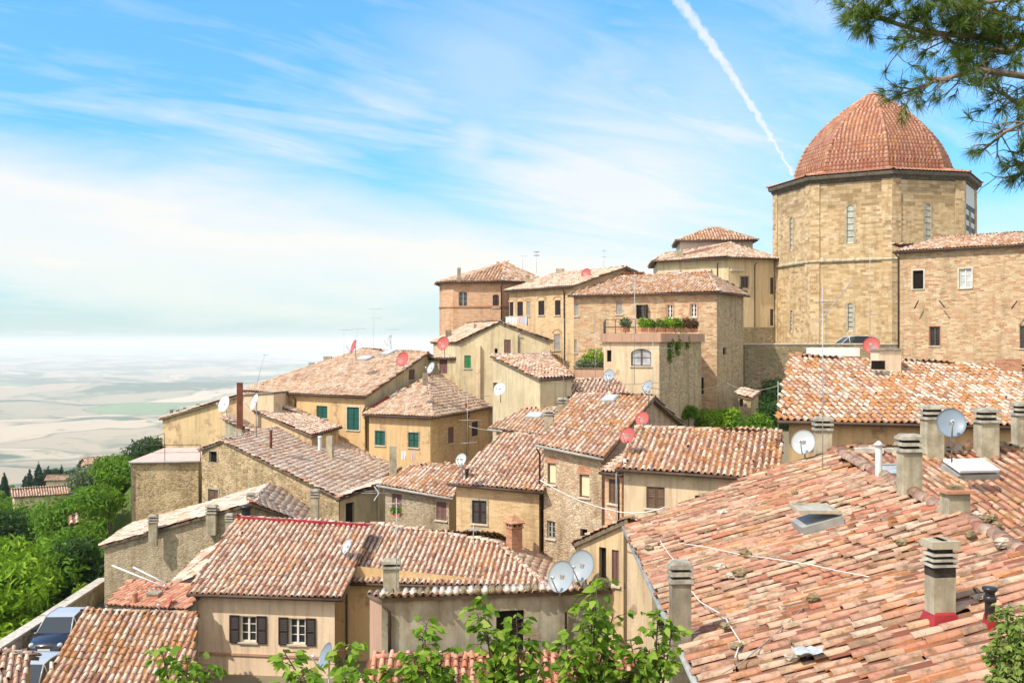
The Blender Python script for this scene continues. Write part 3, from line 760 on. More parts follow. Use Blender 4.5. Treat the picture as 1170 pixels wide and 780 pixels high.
def chimney(ro, org, q, w, h, style, rz, d=None, mat=None, name='chimney', base=None, slabs=3):
    if rz is None: rz = math.radians(R.uniform(-12, 12))
    mb = MB(); d = d if d is not None else .85; c = V((q.x, q.y, q.z)); cm = M[mat or 'chim']; z = c.z
    def bx(zc, sx, sy, sz, m, taper=1.0): mb.box((c.x, c.y, zc), (sx, sy, sz), m, rz, taper=taper)
    if style == 'stack':
        hh = h - .30 * w * slabs * .75 - .05; bx(z + hh / 2 - .35, w, w * d, hh + .7, cm)
        zz = z + hh
        for i in range(slabs):
            bx(zz + .035, w * 1.22, w * d * 1.25, .07, M['cement'], .94)
            if i < slabs - 1: bx(zz + .07 + w * .075, w * .78, w * d * .78, w * .15 + .01, M['soot'])
            zz += .07 + w * .15
        zz -= w * .15; bx(zz + .02, w * 1.05, w * d * 1.05, .05, M['cement'], .8)
    elif style == 'louvre':          # tall cement flue with thin tilted louvres and a pale block cap
        hh = h * .70; bx(z + hh / 2 - .3, w * .86, w * .86 * d, hh + .6, cm)
        bx(z + hh * .91, w * .868, w * .868 * d, h * .13, M['soot'])
        for i in range(3):
            bx(z + hh + h * (.01 + .065 * i), w * 1.08, w * 1.08 * d, .035, M['cement'], .9); bx(z + hh + h * (.04 + .065 * i), w * .7, w * .7 * d, h * .065, M['soot'])
        bx(z + h * .955, w * 1.12, w * 1.12 * d, h * .09, M['chim'])
        for sx in (-.25, 0, .25): bx(z + h + .004, w * .2, w * .7, .012, M['chim_dark'])
    elif style == 'plain': bx(z + h / 2 - .3, w, w * d, h + .6, cm)
    elif style == 'flatcap':
        bx(z + h / 2 - .35, w, w * d, h + .55, cm, .97); bx(z + h - .09, w * 1.28, w * d * 1.28, .06, M['pot']); bx(z + h - .02, w * .6, w * .5, .06, M['rock'])
    elif style == 'capped':
        bx(z + h / 2 - .35, w, w * d, h + .5, cm); bx(z + h - .06, w * 1.2, w * d * 1.2, .07, M['cement'])
    elif style == 'brick':
        bx(z + h / 2 - .35, w, w * d, h + .6, M['chim_brick']); bx(z + h - .03, w * 1.15, w * d * 1.15, .06, M['pot'])
    elif style == 'lantern':         # brick shaft, open arcaded lantern and a little pyramid
        bx(z + h * .31 - .3, w * .72, w * .72, h * .62 + .6, M['chim_brick']); bx(z + h * .615, w * .85, w * .85, h * .04, M['chim_brick'])
        for i in (-1, 0, 1):
            for j in (-1, 0, 1):
                if i or j: mb.box((c.x + (i * math.cos(rz) - j * math.sin(rz)) * w * .32, c.y + (i * math.sin(rz) + j * math.cos(rz)) * w * .32, z + h * .68), (w * .13, w * .13, h * .11), M['chim_brick'], rz)
        bx(z + h * .68, w * .3, w * .3, h * .1, M['dark']); bx(z + h * .745, w * .98, w * .98, h * .03, M['chim_brick']); bx(z + h * .88, w * 1.05, w * 1.05, h * .24, M['chim_brick'], .05)
    elif style in ('pipe', 'pipecap', 'black'):
        pm = M[mat or 'pipe_white']; r = w / 2
        mb.lathe((c.x, c.y, z - .3), [(r, 0), (r, h + .3 - r)], pm, 12)
        if style == 'pipecap': mb.lathe((c.x, c.y, z + h - r * 1.2), [(r * 1.1, 0), (r * 1.7, r * .2), (0.01, r * 1.4)], pm, 12)
        elif style == 'black':
            mb.lathe((c.x, c.y, z + h * .62), [(r, 0), (r * 1.3, .01), (r * 1.3, .08), (r, .09)], pm, 12); mb.lathe((c.x, c.y, z + h - r * 1.2), [(r, 0), (r * 1.55, r * .6), (r * 1.55, r * 1.1), (r, r * 1.2), (.01, r * 1.2)], pm, 14)
        else: mb.lathe((c.x, c.y, z + h - r), [(r, -.02), (r * 1.15, 0), (r * 1.15, r * .8), (r * .8, r), (.01, r)], pm, 12)
    if base: mb.lathe((c.x, c.y, z - .1), [(w * .95, -.15), (w * .9, 0), (w * .62, .26), (w * .5, .30)], M[base], 4, smooth=False, a0=rz + math.pi / 4)
    return mb.build(name, ro, org)

# ------------------------------------------------------------------ dishes and aerials
def dish(px, py, Y, r, az, tilt, mat, label, mast=(0, .1, -1.0), group='satellite dishes on the roofs', sx=.92, arm=True):
    c = P(px, py, Y); a = math.radians(az); e = math.radians(tilt)
    f = V((math.sin(a) * math.cos(e), -math.cos(a) * math.cos(e), math.sin(e))); s = V((0, 0, 1)).cross(f).normalized(); u = f.cross(s)
    foot = c - f * .14 * r + V(mast)
    root = empty('satellite_dish', foot, label, 'satellite dish', group)
    mb = MB(); NR, NA = 6, 28; vs = []
    for side in (0, 1):
        for i in range(NR + 1):
            t = i / NR
            for k in range(NA):
                an = 2 * math.pi * k / NA
                vs.append(c + s * (r * sx * t * math.cos(an)) + u * (r * t * math.sin(an)) + f * (.20 * r * (t * t - 1) - (.03 * r if side else 0)))
    fs = []
    for side in (0, 1):
        b = side * (NR + 1) * NA
        for i in range(NR):
            for k in range(NA):
                q = (b + i * NA + k, b + i * NA + (k + 1) % NA, b + (i + 1) * NA + (k + 1) % NA, b + (i + 1) * NA + k); fs.append(q if side else q[::-1])
    b2 = (NR + 1) * NA
    for k in range(NA): fs.append((NR * NA + k, NR * NA + (k + 1) % NA, b2 + NR * NA + (k + 1) % NA, b2 + NR * NA + k))
    mb.shape(vs, fs, M[mat], True); mb.build('reflector', root)
    if arm:
        mb = MB(); foc = c + f * (r * .95) - u * (r * .35)
        mb.tube([c - u * r * .98 - f * .02, foc], .014 + r * .01, M['metal'], 6); mb.lathe(foc - f * .02 + u * .03, [(.03, -.03), (.05, 0), (.045, .07), (.01, .075)], M['white'], 10, ax=-f + u * .3)
        mb.build('feed_arm', root)
    mb = MB(); mb.box(c - f * .14 * r - f * .06, (.12, .12, .14), M['metal'], a)
    mb.tube([c - f * .14 * r - f * .10, foot], .024, M['metal'], 8); mb.build('mast', root)
    return root
def aerial(foot, H, label, az=20, kind='yagi', lean=(0, 0), r=.013, booms=None, extra=None, group='television aerials on the roofs'):
    """mast with a boom of short cross rods (yagi), or a grid panel"""
    root = empty('television_aerial', foot, label, 'aerial', group); top = foot + V((lean[0], lean[1], H))
    mb = MB(); mb.tube([foot, top], r, M['antenna'], 6); mb.build('mast', root)
    for (k, L, n, el, da) in (booms or [(.97, .9, 7, .34, 0)]):
        a = math.radians(az + da); d = V((math.cos(a), math.sin(a), 0)); x = V((-d.y, d.x, 0)); p = foot + (top - foot) * k
        mb = MB(); mb.tube([p - d * L * .35, p + d * L * .65], .011, M['antenna'], 5)
        for i in range(n):
            q = p - d * L * .35 + d * L * (i + .3) / n; l = el * (1.3 if i == 0 else 1 - .25 * i / n)
            mb.tube([q - x * l / 2, q + x * l / 2], .007, M['antenna'], 4)
        if n == 0: mb.tube([p - x * .1, p + x * .1], .01, M['antenna'], 4)
        mb.build('boom', root)
    if extra: extra(root, foot, top)
    return root
def cable(pts, r, mat, label, name='cable', cat='cable', sag=0.0, group=None):
    pts = [V(p) for p in pts]; out = []
    for a, b in zip(pts[:-1], pts[1:]):
        for i in range(8): t = i / 8; out.append(a.lerp(b, t) - V((0, 0, sag * 4 * t * (1 - t))))
    out.append(pts[-1]); mb = MB(); mb.tube(out, r, M[mat], 5); o = mb.build(name); return setp(o, label, cat, group)
# ------------------------------------------------------------------ the ground: one sheet from under the camera to the horizon
def lerp_tab(t, x):
    if x <= t[0][0]: return t[0][1]
    for (a, b), (c, d) in zip(t[:-1], t[1:]):
        if x <= c: k = (x - a) / (c - a); return b + (d - b) * k
    return t[-1][1]
T_Y = [(0, -1.8), (3, -2.0), (8, -7.5), (18, -14.0), (30, -13.4), (58, -13.2), (65, -11.8), (68, -9.6), (77, -8.4), (100, -6.5), (140, -8)]
T_DROP = [(0, 0), (1.2, 4), (10, 9.5), (30, 15), (106, 31), (130, 40), (200, 78), (420, 140), (1000, 235), (2500, 335), (4000, 342), (60000, 342)]
def ground_z(x, y):
    r = math.hypot(x, y); xe = lerp_tab([(0, -21.6), (56, -21.6), (62, -24.5), (85, -27), (120, -20)], y)
    z = lerp_tab(T_Y, max(0, y))
    k = min(1, max(0, (x - 3) / 8)); z = z + k * (max(z, lerp_tab([(30, -13.4), (50, -9.5), (60, -6.0), (76, -4.6), (100, -4)], y)) - z)
    if y > 78.2 and x > 13.5: z = -1.1
    if y > 78.2 and x > 2: z = max(z, -6)
    e = max(xe - x, (y - 132) * .9, 0, -y - 20, x - 90)
    z -= lerp_tab(T_DROP, e)
    if e > 20:
        k = min(1, (e - 20) / 250)
        z += k * 2.0 * (noise.noise(V((x / 60, y / 60, .3))))
    if r > 900:
        k = min(1, (r - 900) / 2500)
        h = 48 * noise.noise(V((x / 900, y / 700, 1.7))) + 80 * noise.noise(V((x / 3100, y / 2200, 4.1))) + 20 * noise.noise(V((x / 330, y / 300, 2.2)))
        z += k * h + max(0, (r - 14000) / 30000) * 130 * (.65 + .6 * noise.noise(V((x / 9000, y / 9000, 8.)))) * 2
    return z
def build_ground():
    rs = [1.5]
    while rs[-1] < 60000: rs.append(rs[-1] * (1.022 if rs[-1] < 200 else 1.035))
    an = [math.radians(-62 + 124 * i / 300) for i in range(301)] + [math.radians(62 + 236 * (i + 1) / 60) for i in range(59)]
    vs = [(0, 0, ground_z(0, 0))]; fs = []; n = len(an)
    for r in rs:
        for a in an: x, y = r * math.sin(a), r * math.cos(a); vs.append((x, y, ground_z(x, y)))
    for k in range(n): fs.append((0, 1 + (k + 1) % n, 1 + k))
    for i in range(len(rs) - 1):
        b = 1 + i * n
        for k in range(n): fs.append((b + k, b + (k + 1) % n, b + n + (k + 1) % n, b + n + k))
    m, t, b = new_mat('ground: grass near the town, dry fields on the plain'); p = pos(t)
    ln = t.vm('LENGTH', p, out=1); far = t.ramp(t.math('DIVIDE', ln, 2600), [(0.22, 0.0), (0.5, 1.0)])
    n1 = t.noise(p, 0.09, 6, .65); n2 = t.noise(p, 1.2, 5, .6)
    near = t.mix(n1, (.035, .09, .015), (.11, .17, .035)); near = t.mix(t.ramp(n2, [(.4, 0.), (.7, .5)]), near, (.16, .14, .07))
    sx = t.node('ShaderNodeSeparateXYZ'); t.link(p, sx.inputs[0])
    town = t.math('MULTIPLY', t.math('GREATER_THAN', sx.outputs[0], -21.0), t.math('LESS_THAN', sx.outputs[1], 140.0)); town = t.math('MULTIPLY', town, t.math('GREATER_THAN', sx.outputs[1], 24.0))
    near = t.mix(t.math('MULTIPLY', town, t.ramp(n2, [(.35, 1.), (.75, .6)])), near, (.22, .18, .13))
    # dry fields: each cell a crop of its own, hollows with scrub
    wp = t.vm('ADD', p, t.vm('SCALE', t.vm('SUBTRACT', t.noise(p, .0012, 3, .5, out=1), (.5, .5, .5)), 1400.))
    vo = t.node('ShaderNodeTexVoronoi'); vo.feature = 'F1'; t.link(wp, vo.inputs['Vector']); vo.inputs['Scale'].default_value = .00115
    sp = t.node('ShaderNodeSeparateColor'); t.link(vo.outputs['Color'], sp.inputs[0])
    fld = t.ramp(sp.outputs[0], [(0, (.36, .29, .20)), (.3, (.46, .37, .26)), (.55, (.40, .33, .23)), (.72, (.50, .41, .29)), (.86, (.16, .24, .10)), (.93, (.30, .26, .17))], 'CONSTANT')
    ve = t.node('ShaderNodeTexVoronoi'); ve.feature = 'DISTANCE_TO_EDGE'; t.link(wp, ve.inputs['Vector']); ve.inputs['Scale'].default_value = .00115
    fld = t.mix(t.ramp(ve.outputs[0], [(0.0, .8), (.035, 0.)]), fld, (.10, .13, .07))
    ns = t.noise(t.vm('MULTIPLY', wp, (.0007, .0011, .001)), 1.0, 8, .62)
    fld = t.mix(t.ramp(ns, [(.50, 0.), (.56, .95)]), fld, (.05, .10, .06))
    ns2 = t.noise(wp, .006, 5, .7); fld = t.mix(t.ramp(ns2, [(.60, 0.), (.68, .7)]), fld, (.08, .12, .06))
    t.link(t.mix(far, near, fld), b.inputs['Base Color']); b.inputs['Roughness'].default_value = 1.0; b.inputs['Specular IOR Level'].default_value = 0
    me = bpy.data.meshes.new('ground'); me.from_pydata(vs, [], fs); me.materials.append(m)
    me.polygons.foreach_set('use_smooth', [True] * len(fs)); me.update()
    o = bpy.data.objects.new('ground', me); col.objects.link(o); o['kind'] = 'structure'
build_ground()
def build_haze():
    m = bpy.data.materials.new('haze'); m.use_nodes = True; t = NT(m.node_tree); t.n.clear()
    out = t.node('ShaderNodeOutputMaterial'); v = t.node('ShaderNodeVolumePrincipled')
    v.inputs['Color'].default_value = (.88, .93, 1.0, 1); v.inputs['Density'].default_value = HAZE; v.inputs['Anisotropy'].default_value = -0.2
    t.link(v.outputs[0], out.inputs['Volume'])
    S = 62000.; mb = MB(); mb.box((0, 0, (-560 + 60) / 2), (2 * S, 2 * S, 620), m)
    o = mb.build('haze'); o['kind'] = 'stuff'
HAZE = 0.000085
build_haze()
# ------------------------------------------------------------------ houses
def gable_pts(a, b, c, d, back=1.0):
    e = V((c.x + (c.x - b.x) * back, c.y + (c.y - b.y) * back, c.z - (c.z - b.z) * back)); f = V((d.x + (d.x - a.x) * back, d.y + (d.y - a.y) * back, d.z - (d.z - a.z) * back))
    return [[a, b, c, d], [d, c, e, f]], [a, b, c, e, f, d]
def gable(name, label, A, az, slope, quad, zb, wall, cat='house', back=1.0, caps=True, gut='gutter', grp='houses of the hill town', **kw):
    pl = slope_plane(P(*A), az, slope); a, b, c, d = [pl.hit(*q) for q in quad]
    fs, ol = gable_pts(a, b, c, d, back)
    h = House(name, label, cat, fs, ol, zb, wall, group=grp, **kw)
    if caps: h.cap(d, c)
    if gut: h.gut(a, b, gut)
    h.q = (a, b, c, d); h.pl = pl; return h
def shed(name, label, pts, zb, wall, cat='house', grp='houses of the hill town', caps=True, gut='gutter', **kw):
    h = House(name, label, cat, [pts], pts, zb, wall, group=grp, **kw)
    if caps: h.cap(pts[3], pts[2])
    if gut: h.gut(pts[0], pts[1], gut)
    h.q = pts; return h
def frontal(name, label, l, ap, r, depth, zb, wall, cat='house', grp='houses of the hill town', **kw):
    """gable end towards the viewer: left eave, apex, right eave, and the vector to the back"""
    D = V(depth); fs = [[l, ap, ap + D, l + D], [ap, r, r + D, ap + D]]
    h = House(name, label, cat, fs, [l, ap, r, r + D, ap + D, l + D], zb, wall, group=grp, **kw)
    h.cap(ap, ap + D); h.q = (l, ap, r); return h

# --- the big roof in the foreground
def near_house():
    def W(x, y): return V((x, y, -5 + .3 * (x - 2.6 - .018 * y)))
    e0, e1 = W(2.55, 5.5), W(3.1, 28.7); r1, r0 = W(9.3, 30.2), W(7.34, 5.5)
    rc = V((-.5 * 3.6)) if False else None
    s1 = r1 + V((3.2, .2, -1.7)); s0 = r0 + V((3.2, .2, -1.7))
    ax = V((.98, .19, 0)); fl = V((.19, -.98, 0)); w0 = r1 + V((0, .25, 0)); w1 = w0 + ax * 17
    w2 = w1 + fl * 10 + V((0, 0, -3.0)); w3 = w0 + fl * 10 + V((0, 0, -3.0))
    bk = V((-.19, .98, 0)) * 2.4 + V((0, 0, -.7)); k0, k1 = w0 + bk, w1 + bk
    fs = [[e0, e1, r1, r0], [r0, r1, s1, s0], [w3, w2, w1, w0], [w0, w1, k1, k0]]
    h = House('foreground_house', 'large foreground house whose salmon tiled roof fills the lower right', 'house', fs,
              [e0, e1, r1, k0, k1, w2, w3 + V((3, 0, 0)), s0, r0], -16, 'ochre2', tile='tile_near', hi=True, oh=.3, group='houses of the hill town', pitch=.30, expo=.46, stag=.035, wave=.055, jit=1.3)
    h.cap(r0, r1); h.cap(w0, w1); h.gut(e0, e1, 'gutter_grey')
    h.win(745, 690, 762, 730, 'open', sill=False); h.win(716, 655, 724, 690, 'shut')
    h.chim(1074, 712, 30, 96, 'louvre', base='flash_red', rz=.12); h.chim(1131, 716, 11, 46, 'black', mat='pipe_black', name='flue', base='flash_red')
    h.chim(777, 736, 22, 90, 'stack', rz=.05, mat='chim_dark', slabs=3)
    h.chim(1039, 562, 22, 64, 'stack', rz=.06); h.chim(1091, 593, 26, 38, 'flatcap', rz=.1)
    h.chim(1004, 546, 8, 42, 'pipecap', name='flue'); h.chim(1074, 519, 7, 20, 'pipe', name='flue')
    h.chim(1065, 508, 20, 45, 'stack', rz=.1, Y=30.6, slabs=3); h.chim(1127, 515, 21, 49, 'stack', rz=.1, Y=30.8, slabs=3); h.chim(1168, 510, 18, 50, 'stack', rz=.1, Y=31.3, slabs=3)
    h.chim(940, 524, 18, 47, 'stack', rz=-.1, slabs=3, Y=30.5)
    ro = h.build()
    # mortar bed along the top of the far slope
    def on(px, py, up=0.0):
        q = h.roofhit(px, py); return q + V((0, 0, up))
    mb = MB()
    for i in range(24):
        t = i / 24; p = w0.lerp(w1, t * .95 + .02); L = R.uniform(.6, 1.1); mb.box(p + V((0, R.uniform(-.25, .1), -.03 + R.uniform(0, .06))), (L, R.uniform(.25, .6), .14), M['mortar'] if R.random() < .6 else M['rock'], R.uniform(-.2, .2))
    mb.build('mortar_bed', ro, h.org)
    # skylights
    def skylight(px, py, wx, wy, ang, tilt, name, frame, pane, up=.10):
        c = on(px, py); n = newell(fs[0] if py > 560 or px < 960 else fs[2]); d = V((n.x, n.y, 0)); d = (d - n * d.dot(n)).normalized(); s = n.cross(d).normalized()
        m = Matrix.Rotation(ang, 3, n); d = m @ d; s = m @ s; mb = MB(); c2 = c + n * up
        mb.box(c + n * .03, (wx * 1.12, wy * 1.1, .20), M['gutter_grey'], ax=(s, d, n)); fr = mb.build(name, ro, h.org)
        m2 = Matrix.Rotation(tilt, 3, s); d2 = m2 @ d; n2 = m2 @ n; c3 = c2 + n * .1 - d * (wy / 2) + d2 * (wy / 2) + n * .03; q = MB()
        for k in (-1, 1):
            q.box(c3 + s * (k * wx / 2), (.07, wy + .07, .07), M[frame], ax=(s, d2, n2)); q.box(c3 + d2 * (k * wy / 2), (wx - .07, .07, .068), M[frame], ax=(s, d2, n2))
        q.box(c3 - n2 * .01, (wx - .07, wy - .07, .02), M[pane], ax=(s, d2, n2)); q.build('sash', fr, h.org)
    skylight(934, 598, .95, .8, .0, -.30, 'skylight', 'chim', 'glass_pale', .09)
    skylight(1108, 541, 1.15, .75, .0, 0.0, 'skylight', 'white', 'white', .12)
    skylight(1018, 545, .7, .6, 0, 0.0, 'skylight', 'gutter_grey', 'glass_pale', .1)
    # lead sheet and red flashings
    # cables lying over the tiles
    def oncable(pts, label, r=.011, mat='cable'):
        out = [];
        for a, b in zip(pts[:-1], pts[1:]):
            for k in range(5): t = k / 5; out.append(on(a[0] + (b[0] - a[0]) * t, a[1] + (b[1] - a[1]) * t, .125))
        out.append(on(*pts[-1], .125)); mb = MB(); mb.tube(out, r, M[mat], 5); o = mb.build('roof_cable'); setp(o, label, 'cable', 'cables lying over the foreground roof')
    oncable([(752, 620), (765, 640), (778, 655)], 'short white cable running down the tiles to the chimney at the roof edge')
    oncable([(782, 672), (800, 695), (828, 712), (836, 726), (846, 742), (840, 760)], 'kinked white cable crossing the tiles right of the sooty chimney')
    oncable([(775, 626), (812, 632), (845, 640), (880, 645), (925, 652), (958, 660), (993, 667)], 'long white cable crossing the middle of the foreground roof', .010)
    oncable([(918, 703), (880, 738), (845, 768), (825, 779)], 'thin grey cable running slantwise to the bottom edge of the foreground roof', .010, 'cable_dark')
    oncable([(958, 520), (990, 533), (1020, 560), (1045, 568)], 'dark wire sagging along the ridge beside the flues of the foreground roof', .010, 'cable_dark')
    # stones laid on the tiles
    spots = [(826, 592, .16), (808, 613, .13), (741, 631, .13), (823, 656, .17), (812, 657, .12), (844, 663, .16), (835, 665, .12), (929, 693, .16), (841, 747, .14), (905, 761, .15), (1030, 628, .13),
             (1109, 620, .13), (1117, 595, .18), (1126, 600, .19), (1134, 598, .2), (1145, 630, .16), (908, 568, .12), (852, 641, .16), (1076, 588, .14), (829, 724, .12), (1139, 606, .16), (1166, 622, .12), (827, 585, .1)]
    for i, (px, py, r) in enumerate(spots):
        r *= .82
        q = on(px, py); mb = MB(); vs = []; ax = [V((1, 0, 0)), V((0, 1, 0)), V((0, 0, 1))]
        rr = random.Random(i); nlat, nlon = 5, 7
        sx, sy, sz = r * rr.uniform(.8, 1.3), r * rr.uniform(.7, 1.1), r * rr.uniform(.5, .8)
        vs = [V((0, 0, -sz))]
        for a in range(1, nlat):
            for b in range(nlon):
                th = math.pi * a / nlat; ph = 2 * math.pi * b / nlon + .3 * a; k = rr.uniform(.78, 1.12)
                vs.append(V((sx * math.sin(th) * math.cos(ph) * k, sy * math.sin(th) * math.sin(ph) * k, -sz * math.cos(th) * k)))
        vs.append(V((0, 0, sz)))
        f2 = [(0, 1 + (b + 1) % nlon, 1 + b) for b in range(nlon)]
        for a in range(nlat - 2):
            for b in range(nlon): f2.append((1 + a * nlon + b, 1 + a * nlon + (b + 1) % nlon, 1 + (a + 1) * nlon + (b + 1) % nlon, 1 + (a + 1) * nlon + b))
        L = len(vs) - 1; f2 += [(L, 1 + (nlat - 2) * nlon + b, 1 + (nlat - 2) * nlon + (b + 1) % nlon) for b in range(nlon)]
        c = q + V((0, 0, .10 + sz * .5)); mb.shape([v + c for v in vs], f2, M['rock'] if i % 3 else M['rockgrey'])
        o = mb.build('stone', None, c); o.location = c
        setp(o, 'loose stone lying on the salmon tiles of the foreground roof to hold them down', 'stone', 'stones weighing down the foreground roof tiles')
    # crumpled plastic sheet
    q = on(923, 757, .14); mb = MB(); g = 7; vs = [q + V(((i / g - .5) * .42, (j / g - .5) * .34, .05 * R.random() + .02)) for j in range(g + 1) for i in range(g + 1)]
    mb.shape(vs, [(j * (g + 1) + i, j * (g + 1) + i + 1, (j + 1) * (g + 1) + i + 1, (j + 1) * (g + 1) + i) for j in range(g) for i in range(g)], M['dish_pale'])
    setp(mb.build('crumpled_sheet'), 'crumpled grey plastic sheet lying on the tiles near the bottom edge', 'plastic sheet')
    return h
near = near_house()

# --- orange lichened roof at the right
h = gable('orange_roof_house', 'low house behind the foreground ridge under a broad roof blotched with orange lichen', (888, 479, 36), 8, .31, [(888, 479.5), (1235, 488), (1235, 424), (905, 406)], -12, 'ochre', tile='tile_orange', oh=.35)
h.chim(1012, 423, 26, 26, 'capped', rz=.1, mat='peach'); h.chim(1152, 424, 22, 14, 'plain', mat='chim_brick'); h.chim(912, 408, 7, 6, 'plain', mat='chim_brick')
ro = h.build()
q = P(1004.5, 417, 0.1 + h.roofhit(1004.5, 425).y - .75); mb = MB(); mb.box(q + V((0, .12, 0)), (.42, .3, .34), M['dark'], .1); mb.build('vent', ro, h.org)
mb = MB(); q1 = P(927, 402, 43); q2 = P(983, 402, 43); mb.box((q1 + q2) / 2 + V((0, .4, .0)), ((q2 - q1).length, .7, .35), M['white'], -.06); mb.box((q1 + q2) / 2 + V((0, .5, -.5)), ((q2 - q1).length * .9, .6, .8), M['peach'], -.06); mb.build('parapet', ro, h.org)

# --- stone building at the right edge
def right_stone():
    pl = slope_plane(P(1020, 287.5, 75), -44, .3)
    a, b = PZ(1020, 287.5, P(1020, 287.5, 75).z), PZ(1215, 276, P(1020, 287.5, 75).z)
    c, d = pl.hit(1215, 264), pl.hit(1078, 271)
    bk = V((.70, .72, 0)); k = V((c.x, c.y, c.z)) + bk * 5 - V((0, 0, 1.5)); k2 = d + bk * 5 - V((0, 0, 1.5)); k3 = a + bk * 11
    fs = [[a, b, c, d], [d, c, k, k2], [a, d, k2, V((a.x + 7.2, a.y + 7.6, a.z))]]
    h = House('stone_building', 'tall stone building with small dark windows at the right edge beside the domed tower', 'building', fs, [a, b, k, V((a.x + 7.2, a.y + 7.6, a.z))], -8, 'stone_brick', tile='tile_warm', oh=.3, group='houses of the hill town')
    h.win(1043, 309, 1055, 330, 'open', surround='sill'); h.win(1096, 307, 1110, 329, 'case', pane='glass_pale', surround='sill', frame='frame_white')
    h.win(1062, 373, 1074, 395, 'case', frame='frame_brown', surround='chim_brick', sw=.07); h.win(1165, 372, 1179, 398, 'case', frame='frame_brown')
    for x, y in ((1057, 357), (1095, 352), (1110, 360), (1144, 362)): pass
    h.pipe(1027, 290, 400, 'gutter', .05); h.cap(d, c); h.gut(a, b); h.build()
right_stone()

